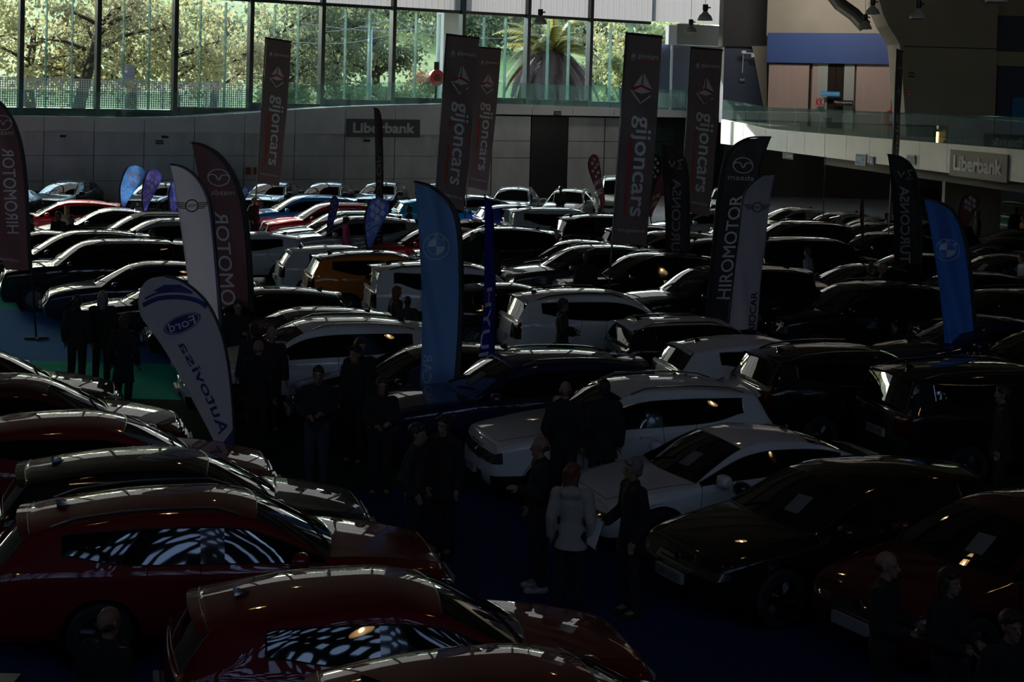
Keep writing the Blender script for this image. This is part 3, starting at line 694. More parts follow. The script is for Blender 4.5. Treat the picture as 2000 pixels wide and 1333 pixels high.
def settle_cars():
    """park every car, then ease neighbours apart until none touch"""
    it = []
    for a, k in QUEUE:
        sc = k.get('scale', 1.0); T = CAR_TYPES[a[0]]
        it.append([car_spot(a[0], a[2], a[3], a[4], sc), R(a[2]), T['L'] * sc / 2 + .01, T['W'] * sc / 2 + .03])
    n = len(it); start = [c[0].copy() for c in it]
    for step in range(220):
        hit = 0
        for i in range(n):
            for j in range(i):
                A, B = it[i], it[j]; dv = B[0] - A[0]
                if dv.length > 5.2: continue
                best = None
                for t in (A[1], A[1] + math.pi / 2, B[1], B[1] + math.pi / 2):
                    ax = Vector((math.cos(t), math.sin(t), 0)); ov = -abs(dv.dot(ax))
                    for C in (A, B): ov += abs(math.cos(C[1] - t)) * C[2] + abs(math.sin(C[1] - t)) * C[3]
                    if ov <= 0: best = None; break
                    if best is None or ov < best[0]: best = (ov, ax if dv.dot(ax) > 0 else -ax)
                if best and best[0] > .004:
                    hit += 1; wa, wb_ = A[0].y ** 1.5, B[0].y ** 1.5; m = best[1] * min(best[0], .3) * .6
                    A[0] = A[0] - m * (wa / (wa + wb_)); B[0] = B[0] + m * (wb_ / (wa + wb_))
        if not hit: break
    for c, (a, k) in zip(it, QUEUE): make_car(c[0], *a, **k)
def make_car(P, typ, color, theta, px, py, label, lod='full', roof=None, trim='chrome', scale=1.0, group='cars on show in the hall', sheet=False, plate=None, tail_text=None):
    T = CAR_TYPES[typ]; h = T['H'] * scale
    t = R(theta)
    root = empty(typ_name(typ), P, t); root.scale = (scale,) * 3
    tag(root, label, 'car', group)
    handle = 'trim' if trim == 'chrome' else 'black'
    for name, me, slot, par in T[lod]:
        o = bpy.data.objects.new(name, me); COL.objects.link(o); o.parent = root
        m = paint(color) if slot == 'paint' else paint(roof or color) if slot == 'roof' else (paint(color) if slot == 'handle' else CM['black'] if (slot == 'trim' and trim != 'chrome' and name in ('window_trim', 'roof_rail')) else CM[slot])
        if not me.materials: me.materials.append(None)
        o.material_slots[0].link = 'OBJECT'; o.material_slots[0].material = m
        if name in ('panel_gaps', 'window_trim', 'window_seal'): o['kind'] = 'stuff'
        if plate and name == 'license_plate':
            xs_ = [v.co.x for v in me.vertices]; zc_ = sum(v.co.z for v in me.vertices) / len(me.vertices); back = xs_[0] < 0; g = text_geo(plate, .0)
            mb = MB(); mb.add([((min(xs_) - .004) if back else (max(xs_) + .004), (.2 - .4 * u) * (1 if back else -1), zc_ - .035 + .07 * v) for u, v in g[0]], g[1]); mb.build('lettering', CM['black'], o)
        if tail_text and name == 'tailgate':
            g = text_geo(tail_text, .0); vs = []
            for u, v in g[0]:
                y, z = .42 - .84 * u, 1.0 + .055 * v; hh = T['bvh'].ray_cast(Vector((-4, y, z)), Vector((1, 0, 0))); vs.append(((hh[0].x if hh[0] else -T['L'] / 2) - .008, y, z))
            MB().add(vs, g[1]).build('lettering', CM['trim'], o)
    tire, rim, arch = T['wheelmesh']
    for x, y in T['wheels']:
        w_ = bpy.data.objects.new('wheel', tire); COL.objects.link(w_); w_.parent = root; w_.location = (x, y, .325)
        if y < 0: w_.rotation_euler = (0, 0, math.pi)
        kids = [('rim', rim, CM['rim'])] + ([('wheel_arch', arch, CM['black'])] if lod == 'full' else [])
        if not tire.materials: tire.materials.append(CM['tire'])
        for n_, me, m in kids:
            if not me.materials: me.materials.append(m)
            c = bpy.data.objects.new(n_, me); COL.objects.link(c); c.parent = w_
    if sheet and T['sheet']:
        p, n = T['sheet']; q = n.to_track_quat('Z', 'Y')
        mb = MB(); mb.box((0, 0, .002), (.21, .3, .003)); o = mb.build('price_sheet', mat('price sheet paper', (.12, .12, .12), .8), root); o.location = p; o.rotation_mode = 'QUATERNION'; o.rotation_quaternion = q
    CARS.append((label, root, T, scale)); return root
def typ_name(t): return {'hatch': 'hatchback', 'suv': 'suv', 'boxsuv': 'suv', 'sedan': 'sedan', 'wagon': 'estate_car', 'mini': 'small_hatchback', 'van': 'van'}[t]
LB, RB = 15, 197
# front left block, noses to the aisle
car('hatch', 'black', LB, -110, 670, 'black hatchback at left edge whose hood points at the blue carpet')
car('hatch', 'darkred', LB, -20, 722, 'dark red hatchback at left edge, second behind the teardrop oval-badge flag', trim='black')
car('hatch', 'red', LB, 112, 793, 'red hatchback directly in front of the dark red one at left edge', trim='black')
car('hatch', 'black', LB, 255, 874, 'black hatchback between two red cars at lower left')
car('wagon', 'red', LB, 300, 928, 'large red estate car with fin aerial at lower left', trim='black')
car('hatch', 'red', LB, 640, 1098, 'red hatchback at bottom centre beside the blue carpet', trim='black')
car('hatch', 'red', LB, 905, 1253, 'nearest red car cut by the bottom edge of the picture', trim='black')
# first right block, noses to the aisle
car('hatch', 'black', RB, 560, 547, 'black hatchback with sharp tail right of the brown winged-emblem flag', trim='black')
car('hatch', 'grey', RB, 655, 592, 'dark grey hatchback behind the bald man in the standing crowd')
car('suv', 'white', RB, 720, 624, 'white suv with pale roof behind the standing crowd')
car('hatch', 'black', RB, 890, 648, 'black hatchback crossed by the light blue feather flag')
car('suv', 'navy', RB, 1100, 672, 'dark navy suv with chrome window line right of the light blue flag', sheet=True)
car('suv', 'white', RB, 1304, 724, 'white suv with black lower bumper behind two dark-clad visitors', trim='chrome', scale=.97)
car('sedan', 'white', 201, 1462, 818, 'white fastback sedan with white mirror at lower right', sheet=True, trim='black', scale=.95)
car('hatch', 'black', 207, 1712, 880, 'black hatchback nearest on the right with front plate to the aisle', sheet=True, trim='black', plate='3391 LMD')
car('hatch', 'darkred', 210, 2030, 938, 'dark red hatchback at the lower right edge', sheet=True, trim='black')
# second row, tails to the left
car('hatch', 'white', RB, 505, 447, 'white hatchback just right of the brown winged-emblem flag', trim='black')
car('hatch', 'white', LB, 642, 474, 'white hatchback with dark red tail lamp left of the orange car', trim='black')
car('suv', 'orange', LB, 712, 484, 'orange suv with black roof', roof='black', trim='black')
car('boxsuv', 'white', LB, 850, 508, 'white boxy suv with grey rear bumper left of the light blue flag', trim='black', tail_text='RANGE ROVER', plate='5487 LKZ')
car('hatch', 'black', LB, 985, 544, 'black hatchback right behind the light blue flag')
car('suv', 'white', LB, 1115, 557, 'white suv seen from behind at picture centre', trim='black')
car('mini', 'black', LB, 1315, 612, 'black small hatchback with white roof', roof='white')
car('hatch', 'white', LB, 1425, 648, 'white hatchback below the grey wing-badge flag', trim='black')
car('suv', 'black', LB, 1600, 663, 'black suv with chrome framed side glass, left of the plated suv')
car('boxsuv', 'black', LB, 1875, 698, 'black suv with rear number plate at right edge', plate='0072 LFJ')
# third row, noses to the left
car('boxsuv', 'black', RB, 262, 462, 'large black suv with chrome barred grille at left', sheet=False)
car('suv', 'black', RB, 215, 437, 'black suv behind the chrome grilled one at left', trim='black')
car('sedan', 'black', RB, 105, 446, 'dark car peeping out right of the left edge flag', lod='full')
car('hatch', 'navy', RB, 345, 504, 'navy hatchback with green-white front plate at left', trim='black')
car('hatch', 'black', RB, 420, 540, 'black hatchback behind the white oval-badge teardrop flag')
car('sedan', 'brown', RB, 1115, 457, 'brown sedan with brown mirror at picture centre')
car('suv', 'grey', RB, 1195, 475, 'dark grey suv behind the standing man in a black jumper')
car('suv', 'black', RB, 1300, 487, 'black suv crossed by the tallest banner pole')
car('boxsuv', 'black', RB, 1425, 516, 'large black suv under the black winged-emblem flag', scale=1.04)
car('suv', 'black', RB, 1735, 546, 'black suv with chrome grille left of the right blue flag')
car('sedan', 'black', RB, 1735, 513, 'black sedan below the right black letter flag')
car('hatch', 'black', RB, 1900, 522, 'black hatchback behind the right blue flag')
car('sedan', 'navy', RB, 1890, 600, 'navy sedan whose nose shows left of the right blue flag', trim='black')
car('hatch', 'darkred', RB, 2085, 632, 'dark red hatchback nose right of the right blue flag', trim='black')
car('boxsuv', 'black', RB, 2020, 562, 'black suv at the right edge with red interior light')
car('boxsuv', 'black', LB, 1575, 463, 'black suv behind the woman with white sleeves', trim='black')
# back rows
car('hatch', 'brightred', RB, 178, 388, 'bright red hatchback at left with blazing windscreen', 'full', trim='black')
car('sedan', 'grey', RB, 238, 403, 'dark grey sedan with pale reflecting windscreen at left')
car('suv', 'grey', RB, 315, 415, 'dark convertible with brown fabric roof at left', roof='fabric')
car('suv', 'silver', RB, 372, 427, 'silver car peeping out left of the lavender flag')
car('sedan', 'silver', RB, 20, 424, 'silver sedan behind the left edge flag')
car('suv', 'blue', RB, 632, 378, 'bright blue suv under the leftmost tall banner', trim='black')
car('suv', 'brightred', RB, 684, 392, 'bright red suv with black grille beside the blue suv')
car('suv', 'silver', RB, 748, 408, 'silver suv with wide barred grille behind the woman in pink')
car('suv', 'silver', RB, 815, 418, 'silver suv beside the man in grey t-shirt', trim='black')
car('hatch', 'brightred', RB, 885, 440, 'bright red hatchback whose hood glows left of the light blue flag', trim='black')
car('hatch', 'cyan', LB, 835, 384, 'cyan hatchback left of the light blue flag tip', 'full')
car('sedan', 'silver', RB, 925, 378, 'grey sedan behind the second tall banner')
car('hatch', 'purple', LB, 995, 396, 'violet blue hatchback seen from behind')
car('boxsuv', 'white', LB, 1072, 403, 'white boxy suv seen from behind in the back rows', trim='black')
car('suv', 'black', LB, 1145, 416, 'black suv seen from behind beside the white boxy one')
car('hatch', 'darkred', LB, 1248, 433, 'dark red hatchback left of the tallest banner')
car('hatch', 'gold', RB, 1325, 447, 'golden hatchback right of the tallest banner')
car('sedan', 'darkred', LB, 950, 425, 'dark red sedan right of the light blue flag tip')
car('suv', 'black', RB, 1015, 444, 'black suv beside the man with grey hair')
car('sedan', 'white', RB, 1440, 430, 'white sedan with bright windscreen right of the middle right banner')
car('wagon', 'silver', 262, 1010, 362, 'silver estate car facing out from the back wall', 'full')
car('wagon', 'silver', 258, 1122, 366, 'silver estate car beside the man in black at the back wall', 'full')
car('van', 'white', 268, 1203, 342, 'white van parked at the back wall')
car('sedan', 'silver', RB, 1555, 402, 'grey sedan nearest the edge-on checkered flag')
car('sedan', 'silver', RB, 1645, 410, 'silver sedan right of the edge-on checkered flag')
car('suv', 'black', RB, 1570, 421, 'black suv with see-through cabin right of the grey flag')
car('sedan', 'grey', RB, 1640, 431, 'grey sedan with broad windscreen in the right back rows')
car('sedan', 'black', RB, 1730, 424, 'black sedan behind the man in white shirt')
car('hatch', 'black', RB, 1725, 446, 'black hatchback left of the right black letter flag')
car('hatch', 'black', LB, 1395, 460, 'black hatchback with white glinting rear glass')
car('hatch', 'silver', RB, 1400, 405, 'silver hatchback under the middle right banner')
car('suv', 'black', RB, 1860, 432, 'black suv left of the round topped dark red flag')
car('sedan', 'black', LB, 1940, 443, 'black sedan under the round topped dark red flag')
car('hatch', 'black', RB, 1985, 459, 'black hatchback at right edge below the bystander in orange')
car('hatch', 'black', RB, 1790, 485, 'black hatchback hidden behind the right black letter flag')
car('suv', 'black', RB, 1960, 490, 'black suv at right edge with a white sheet in its window', sheet=True)
car('suv', 'green', 110, 2000, 392, 'dark green suv in the gateway at far right')
for _px, _py, _l in ((25, 363, 'leftmost dark car against the back wall'), (150, 349, 'dark car against the back wall behind the red hatchback'), (325, 351, 'dark car against the back wall behind the blue checkered flags'), (545, 351, 'dark car against the back wall below the leftmost tall banner'),
                     (650, 352, 'dark car against the back wall above the bright blue suv'), (755, 351, 'dark car against the back wall behind the narrow edge-on flag'), (870, 353, 'dark car against the back wall behind the second tall banner'), (1420, 363, 'dark car in the shade behind the black winged-emblem flag'), (1800, 363, 'dark car in the shade under the right gallery')):
    car('hatch', 'black', 262, _px, _py, _l, 'full', group='dark cars along the back wall')
settle_cars()
# ------------------------------------------------------------------ flags and banners
def cloth(name, col, trans=.35): return mat(name, col, .42, 0, 0, .5, trans=min(.8, trans + .25))
C_WHITE = cloth('print white', (.95, .95, .96)); C_RED = cloth('print red', (.80, .05, .04)); C_BLACK = cloth('print black', (.012, .012, .014))
C_SLEEVE = mat('flag sleeve black', (.008, .008, .009), .6); C_POLE = mat('flag pole grey', (.22, .22, .23), .35, .8); C_POLED = mat('flag pole dark', (.03, .03, .032), .35, .6)
class Sail:
    """a cloth hanging in an upright plane through its pole; picture columns and rows give its outline at its own distance"""
    def __init__(s, Y, pole_px, pole_py, yaw=0.0, ripple=.035, seed=0, fold=9.0):
        s.Y = Y; s.yaw = R(yaw); s.p0 = D(pole_px, pole_py, Y); s.rip = ripple; s.seed = seed; s.fold = fold
    def __call__(s, px, py, off=0.0):
        p = D(px, py, s.Y); dx = (p.x - s.p0.x) / max(.2, math.cos(s.yaw))
        rip = s.rip * math.sin(dx * s.fold + p.z * 3.2 + s.seed) * min(1, abs(dx) * 3) + s.rip * .7 * math.sin(p.z * 2.3 + s.seed * 2 + dx * 3)
        return Vector((s.p0.x + dx * math.cos(s.yaw), s.Y + dx * math.sin(s.yaw) + rip - off, p.z))
def edge_at(poly, y):
    ys = [p[1] for p in poly]; xs_ = [p[0] for p in poly]; return float(np.interp(y, ys, xs_))
def catmull(pts, n=10):
    out = []
    for i in range(len(pts) - 1):
        p0, p1, p2, p3 = pts[max(i - 1, 0)], pts[i], pts[i + 1], pts[min(i + 2, len(pts) - 1)]
        for k in range(n):
            t = k / n; out.append(tuple(.5 * (2 * b + (c - a) * t + (2 * a - 5 * b + 4 * c - d) * t * t + (3 * b - a - 3 * c + d) * t ** 3) for a, b, c, d in zip(p0, p1, p2, p3)))
    out.append(tuple(pts[-1])); return out
def sail_mesh(S, left, right, m, root, name='cloth', nx=14, ny=40, off=0.0, th=.006):
    y0, y1 = max(left[0][1], right[0][1]), min(left[-1][1], right[-1][1])
    y0 = min(left[0][1], right[0][1]); vs = []; fs = []
    for j in range(ny + 1):
        y = y0 + (y1 - y0) * (j / ny) ** 1.25
        a, b = edge_at(left, y), edge_at(right, y)
        for i in range(nx + 1): vs.append(tuple(S(a + (b - a) * i / nx, y, off)))
    n1 = len(vs); vs += [(x, y + th, z) for x, y, z in vs]
    for j in range(ny):
        for i in range(nx):
            q = (j * (nx + 1) + i, j * (nx + 1) + i + 1, (j + 1) * (nx + 1) + i + 1, (j + 1) * (nx + 1) + i)
            fs.append(q[::-1]); fs.append(tuple(k + n1 for k in q))
    for j in range(ny):
        for i in (0, nx): q = (j * (nx + 1) + i, (j + 1) * (nx + 1) + i); fs.append((q[0], q[1], q[1] + n1, q[0] + n1))
    return MB().add(vs, fs).build(name, m, root, True)
def put_print(S, geo, fn, m, root, name, off=.014):
    """flat print: maps glyph (u, v) through fn to a picture point on the sail"""
    v, f = geo[0], geo[1]; n0 = geo[3] if len(geo) > 3 else len(v); vs = [tuple(S(*fn(a, b), off + .003 * (i // n0))) for i, (a, b) in enumerate(v)]
    return MB().add(vs, [tuple(x) for x in f]).build(name, m, root)
def ring(n=32, r0=.86, r1=1.0):
    v = []; f = []
    for k in range(n):
        a = 2 * math.pi * k / n; v += [(r0 * math.cos(a), r0 * math.sin(a)), (r1 * math.cos(a), r1 * math.sin(a))]
    for k in range(n): k2 = (k + 1) % n; f.append((2 * k, 2 * k + 1, 2 * k2 + 1, 2 * k2))
    return v, f
def sector(a0, a1, r=1.0, n=12):
    v = [(0, 0)] + [(r * math.cos(R(a0 + (a1 - a0) * k / n)), r * math.sin(R(a0 + (a1 - a0) * k / n))) for k in range(n + 1)]
    return v, [(0, k + 1, k + 2) for k in range(n)]
def band(pts, w):
    """ribbon of width w along a polyline"""
    v = []; f = []
    for i, p in enumerate(pts):
        a, b = pts[max(i - 1, 0)], pts[min(i + 1, len(pts) - 1)]; dx, dy = b[0] - a[0], b[1] - a[1]; l = math.hypot(dx, dy) or 1
        v += [(p[0] - dy / l * w / 2, p[1] + dx / l * w / 2), (p[0] + dy / l * w / 2, p[1] - dx / l * w / 2)]
    for i in range(len(pts) - 1): f.append((2 * i, 2 * i + 1, 2 * i + 3, 2 * i + 2))
    return v, f
def flag_base(root, S, pts, m, rad=.022, foot=True):
    """pole along picture points, running on down to the floor"""
    P = [S(x, y, -.01) for x, y in pts]; e = P[-1]; d = (P[-1] - P[-2]).normalized()
    if d.z > -.2: d = Vector((0, 0, -1))
    g = e + d * ((e.z - .03) / -d.z); P.append(g)
    mb = MB(); mb.tube(P, rad, 8); mb.build('pole', m, root, True)
    if foot:
        mb = MB()
        for a in (.4, .4 + math.pi / 2): mb.box((g.x, g.y, .03), (.5, .05, .05), a)
        mb.build('cross_foot', C_SLEEVE, root)
    return g
def new_flag(name, label, cat, S, group=None):
    r = empty(name, (0, 0, 0)); tag(r, label, cat, group); return r
def rebase(root, g):
    for o in bpy.data.objects:
        if o.parent == root: o.matrix_parent_inverse = Matrix.Translation((-g.x, -g.y, 0))
    root.location = (g.x, g.y, 0)
# vertical word; up=True reads upwards; mirrored swaps the glyph tops to the right hand side
def word(S, s, x0, y_start, x1, y_end, h0, h1, mirrored, m, root, bold=.0, name='lettering', shear=0):
    geo = text_geo(s, bold); g = 1 if mirrored else -1
    def fn(u, v): return (x0 + (x1 - x0) * u + g * (v - .5) * (h0 + (h1 - h0) * u), y_start + (y_end - y_start) * u + shear * (v - .5))
    return put_print(S, geo, fn, m, root, name)
def hword(S, s, cx, cy, w, h, m, root, mirrored=False, slope=0.0, bold=0.0, name='lettering'):
    geo = text_geo(s, bold); g = -1 if mirrored else 1
    return put_print(S, geo, lambda u, v: (cx + g * (u - .5) * w, cy - (v - .5) * h + (u - .5) * g * w * slope), m, root, name)
def emblem_wing(S, cx, cy, rx, ry, m, root, slope=0):
    def at(v): return (cx + v[0] * rx, cy - v[1] * ry + v[0] * rx * slope)
    v, f = ring(36, .88, 1.0); put_print(S, (v, f), lambda a, b: at((a, b)), m, root, 'emblem')
    pts = catmull([(-.93, .12), (-.6, .34), (-.25, .22), (0, -.28), (.25, .22), (.6, .34), (.93, .12)], 6); v, f = band(pts, .13)
    put_print(S, (v, f), lambda a, b: at((a, b)), m, root, 'emblem')
def emblem_bars(S, cx, cy, r, m, root, slope=0, txt=True, mirrored=True):
    def at(a, b): return (cx + a * r, cy - b * r + a * r * slope)
    v, f = ring(32, .84, 1.02); put_print(S, (v, f), at, m, root, 'emblem')
    for sd in (-1, 1):
        for k, (yy, l) in enumerate(((.42, 1.75), (.14, 1.55), (-.14, 1.3), (-.42, 1.0))):
            v, f = band([(sd * (1.0 if abs(yy) < .3 else .92), yy), (sd * (1.0 + l), yy + .1)], .13); put_print(S, (v, f), at, m, root, 'emblem')
    if txt: hword(S, 'MINI', cx, cy, r * 1.25, r * .55, m, root, mirrored, slope)
def emblem_round(S, cx, cy, r, m, root, blue, mirrored=True):
    def at(a, b): return (cx + a * r, cy - b * r)
    for g in (ring(40, .94, 1.0), ring(40, .60, .64)): put_print(S, g, at, m, root, 'emblem')
    for a in (((90, 180), (270, 360)) if not mirrored else ((90, 180), (270, 360))): put_print(S, sector(*a, .60), at, m, root, 'emblem')
    for ch, an in zip('BMW' if not mirrored else 'WMB', (135, 90, 45)):
        geo = text_geo(ch, .01); a = R(an); g = -1 if mirrored else 1
        def fn(u, v, a=a): 
            uu, vv = g * (u - .5) * .24, (v - .5) * .24; t = a - math.pi / 2
            return at(.79 * math.cos(a) + uu * math.cos(t) - vv * math.sin(t), .79 * math.sin(a) + uu * math.sin(t) + vv * math.cos(t))
        put_print(S, geo, fn, m, root, 'emblem')
FG = 'feather flags between the cars'
def feather(name, label, Y, left, right, pole_side, col, trans=.35, yaw=0.0, ripple=.03, seed=0, sleeve=True, fold=9.0, pole=C_POLED, sleeve_m=None):
    left, right = catmull(left), catmull(right)
    pe = right if pole_side == 'r' else left
    S = Sail(Y, pe[-1][0], pe[-1][1], yaw, ripple, seed, fold); r = new_flag(name, label, 'flag', S, FG)
    sail_mesh(S, left, right, cloth('cloth ' + name + str(col), col, trans), r)
    g = flag_base(r, S, pe, pole, .02)
    if sleeve:
        w = (edge_at(right, pe[-1][1]) - edge_at(left, pe[-1][1])) * .11; sg = -1 if pole_side == 'r' else 1
        inner = [(x + sg * w, y) for x, y in pe]
        o = sail_mesh(S, *((inner, pe) if pole_side == 'r' else (pe, inner)), sleeve_m or C_SLEEVE, r, 'sleeve', 2, 40, .008)
    return S, r, g
BROWN = (.30, .175, .185)
# brown winged-emblem flags, seen from behind
S, r, g = feather('feather_flag', 'brown feather flag with winged emblem at the left edge', 33, [(-62, 215), (-58, 300), (-40, 420), (14, 530)][:3] + [(12, 528)], [(-30, 190), (2, 200), (30, 240), (46, 300), (55, 400), (62, 528)], 'r', BROWN, .45)
emblem_wing(S, 6, 240, 19, 15, C_WHITE, r); hword(S, 'mazda', 5, 259, 44, 9, C_WHITE, r, True)
word(S, 'HIROMOTOR', 27, 456, 14, 290, 25, 23, True, C_WHITE, r, .006); hword(S, 'autohiromotor.com', 8, 506, 58, 6, C_WHITE, r, True, .12); rebase(r, g)
S, r, g = feather('feather_flag', 'brown feather flag with winged emblem behind the lavender flag', 31, [(374, 279), (382, 320), (398, 420), (415, 640)], [(374, 279), (400, 284), (432, 305), (460, 345), (478, 400), (490, 500), (498, 640)], 'r', BROWN, .45, seed=1)
emblem_wing(S, 427, 347, 22, 17, C_WHITE, r, .05); hword(S, 'mazda', 435, 376, 44, 10, C_WHITE, r, True, .02)
word(S, 'HIROMOTOR', 452, 660, 432, 414, 30, 26, True, C_WHITE, r, .006); rebase(r, g)
S, r, g = feather('feather_flag', 'lavender white feather flag with round bar-winged badge', 29, [(333, 321), (340, 360), (352, 440), (365, 540), (385, 660)], [(333, 321), (358, 327), (384, 345), (404, 375), (415, 420), (424, 520), (436, 660)], 'r', (.90, .87, .97), .55, seed=2, sleeve_m=cloth('lavender sleeve', (.22, .21, .34)))
emblem_bars(S, 375, 402, 12.5, C_BLACK, r); rebase(r, g)
# white teardrop flag with oval badge
Lf = [(322, 539), (292, 545), (274, 565), (270, 592), (276, 620), (290, 640), (318, 680), (348, 730), (380, 790), (412, 850), (432, 895), (444, 930)]
Rt = [(322, 539), (352, 548), (388, 575), (412, 605), (432, 650), (444, 700), (452, 760), (457, 830), (460, 930)]
S, r, g = feather('teardrop_flag', 'white teardrop flag with blue oval badge in the aisle', 20.5, Lf, Rt, 'r', (.56, .55, .62), .45, ripple=.02, seed=4)
OVB = cloth('oval blue', (.05, .06, .24))
put_print(S, (ring(40, 0.0, .9)[0], ring(40, 0.0, .9)[1]), lambda a, b: (356 + 35 * a, 632 - 17 * b - 12 * a), OVB, r, 'oval_badge', .013)
put_print(S, ring(40, .93, 1.0), lambda a, b: (356 + 36 * a, 632 - 18 * b - 12 * a), OVB, r, 'oval_badge', .013)
gt = text_geo('Ford', .0); put_print(S, gt, lambda u, v: (356 - (u - .5) * 50 - (v - .5) * 5, 632 + (u - .5) * 17 - (v - .5) * 17), C_WHITE, r, 'lettering', .018)
for w_, pts in ((9, [(279, 597), (310, 583), (350, 580), (385, 588), (404, 600)]), (4, [(283, 584), (310, 572), (345, 569), (376, 573)])):
    v, f = band(catmull(pts, 6), w_); put_print(S, (v, f), lambda a, b: (a, b), OVB, r, 'stripe')
v, f = [(300, 568), (322, 556), (352, 556), (378, 571), (345, 567), (315, 571)], [(0, 1, 2, 3, 4, 5)]; put_print(S, (v, f), lambda a, b: (a, b), OVB, r, 'stripe')
path = catmull([(438, 846), (425, 805), (405, 760), (384, 718), (356, 668)], 10); gt = text_geo('Autovisa', .01)
def onpath(u, v):
    k = u * (len(path) - 1); i = min(int(k), len(path) - 2); t = k - i; a, b = path[i], path[i + 1]; dx, dy = b[0] - a[0], b[1] - a[1]; l = math.hypot(dx, dy)
    h = 22 - 4 * u; return (a[0] + dx * t - dy / l * (v - .5) * h, a[1] + dy * t + dx / l * (v - .5) * h)
put_print(S, gt, onpath, OVB, r, 'lettering')
v, f = [(432, 870), (456, 838), (459, 925), (446, 927)], [(0, 1, 2, 3)]; put_print(S, (v, f), lambda a, b: (a, b), OVB, r, 'stripe'); rebase(r, g)
# light blue roundel flag
BL = (.27, .44, .74)
S, r, g = feather('feather_flag', 'light blue feather flag with roundel crossing the picture centre', 24, [(810, 354), (816, 430), (822, 560), (824, 690), (814, 830)], [(810, 354), (846, 366), (878, 392), (896, 430), (903, 500), (902, 640), (888, 830)], 'r', BL, .5, ripple=.07, seed=1.3, fold=13, sleeve_m=cloth('grey sleeve', (.09, .09, .10)))
emblem_round(S, 852, 482, 26, C_WHITE, r, None); word(S, 'TRIOCAR', 832, 815, 836, 690, 17, 17, True, C_WHITE, r); rebase(r, g)
S, r, g = feather('feather_flag', 'blue feather flag with roundel at the right', 30, [(1804, 388), (1814, 430), (1828, 520), (1838, 620), (1846, 694)], [(1804, 388), (1838, 396), (1868, 420), (1888, 465), (1900, 540), (1912, 694)], 'r', (.13, .33, .76), .5, ripple=.07, seed=2.1, fold=12, sleeve_m=cloth('grey sleeve', (.09, .09, .10)))
emblem_round(S, 1851, 489, 22, C_WHITE, r, None); word(S, 'TRIOCAR', 1859, 745, 1857, 664, 14, 14, True, C_WHITE, r); rebase(r, g)
# deep blue flag, nearly edge-on
S, r, g = feather('feather_flag', 'deep blue feather flag seen nearly edge-on beside the light blue one', 25, [(947, 383), (947, 480), (944, 600), (930, 740), (905, 836)], [(947, 383), (958, 400), (964, 460), (966, 600), (962, 740), (960, 836)], 'r', (.05, .06, .42), .45, yaw=52, ripple=.02, seed=.4, sleeve=False)
word(S, 'HYUNDAI', 957, 560, 932, 826, 10, 28, True, C_WHITE, r, .008); rebase(r, g)
# black winged-emblem flag, pole left
S, r, g = feather('feather_flag', 'black feather flag with winged emblem at right of centre', 33, [(1506, 268), (1462, 270), (1430, 288), (1412, 320), (1400, 400), (1388, 520), (1378, 640)], [(1506, 268), (1498, 290), (1486, 330), (1474, 420), (1452, 560), (1440, 640)], 'l', (.085, .078, .078), .4, seed=3)
emblem_wing(S, 1451, 323, 20, 16, C_WHITE, r, .03); hword(S, 'mazda', 1447, 347, 50, 10, C_WHITE, r, False, .05)
word(S, 'HIROMOTOR', 1412, 584, 1438, 382, 26, 24, False, C_WHITE, r, .006); rebase(r, g)
S, r, g = feather('feather_flag', 'grey feather flag with dark bar-winged badge at right of centre', 30, [(1513, 339), (1485, 346), (1462, 366), (1449, 400), (1440, 470), (1422, 645)], [(1513, 339), (1508, 370), (1500, 430), (1488, 530), (1478, 648)], 'l', (.52, .50, .60), .5, ripple=.04, seed=5, fold=14, sleeve=False)
emblem_bars(S, 1479, 405, 10, C_BLACK, r, .0, True, False); word(S, 'TRIOCAR', 1466, 664, 1473, 570, 13, 12, False, C_BLACK, r, .01); rebase(r, g)
# black letter flags
for lab, Y, lf, rt, wd_, bird in (('black feather flag with grey capitals at the right', 41, [(1734, 302), (1738, 330), (1744, 420), (1748, 515)], [(1734, 302), (1758, 306), (1780, 322), (1793, 352), (1799, 420), (1800, 515)], ('TURCONSA', 1768, 514, 1766, 364, 20, 18), (1768, 342)),
                                  ('dark brown feather flag with grey capitals right of the tallest banner', 42, [(1292, 284), (1295, 330), (1299, 430), (1300, 545)], [(1292, 284), (1316, 288), (1335, 306), (1344, 340), (1347, 430), (1346, 545)], ('ASTURCONSA', 1318, 545, 1322, 350, 18, 17), (1320, 322))):
    S, r, g = feather('feather_flag', lab, Y, lf, rt, 'r', (.03, .024, .024) if Y == 41 else (.075, .045, .045), .35, seed=Y)
    word(S, *wd_, True, cloth('print grey', (.5, .5, .5)), r, .015)
    x, y = bird
    for pts in ([(-14, -8), (-8, 4), (-2, -6)], [(14, -10), (4, -8), (10, 0), (2, 8), (16, 6)]):
        v, f = band(pts, 2.6); put_print(S, (v, f), lambda a, b: (x + a, y + b), cloth('print grey', ()), r, 'emblem')
    rebase(r, g)
# narrow flag seen edge-on
S, r, g = feather('feather_flag', 'narrow brown feather flag seen edge-on left of centre', 47, [(735, 210), (736, 250), (737, 360), (734, 484)], [(735, 210), (743, 216), (747, 250), (748, 360), (746, 484)], 'r', (.10, .07, .075), .4, yaw=72, ripple=.01, sleeve=False)
word(S, 'HIROMOTOR', 741, 482, 743, 300, 7, 7, True, C_WHITE, r); rebase(r, g)
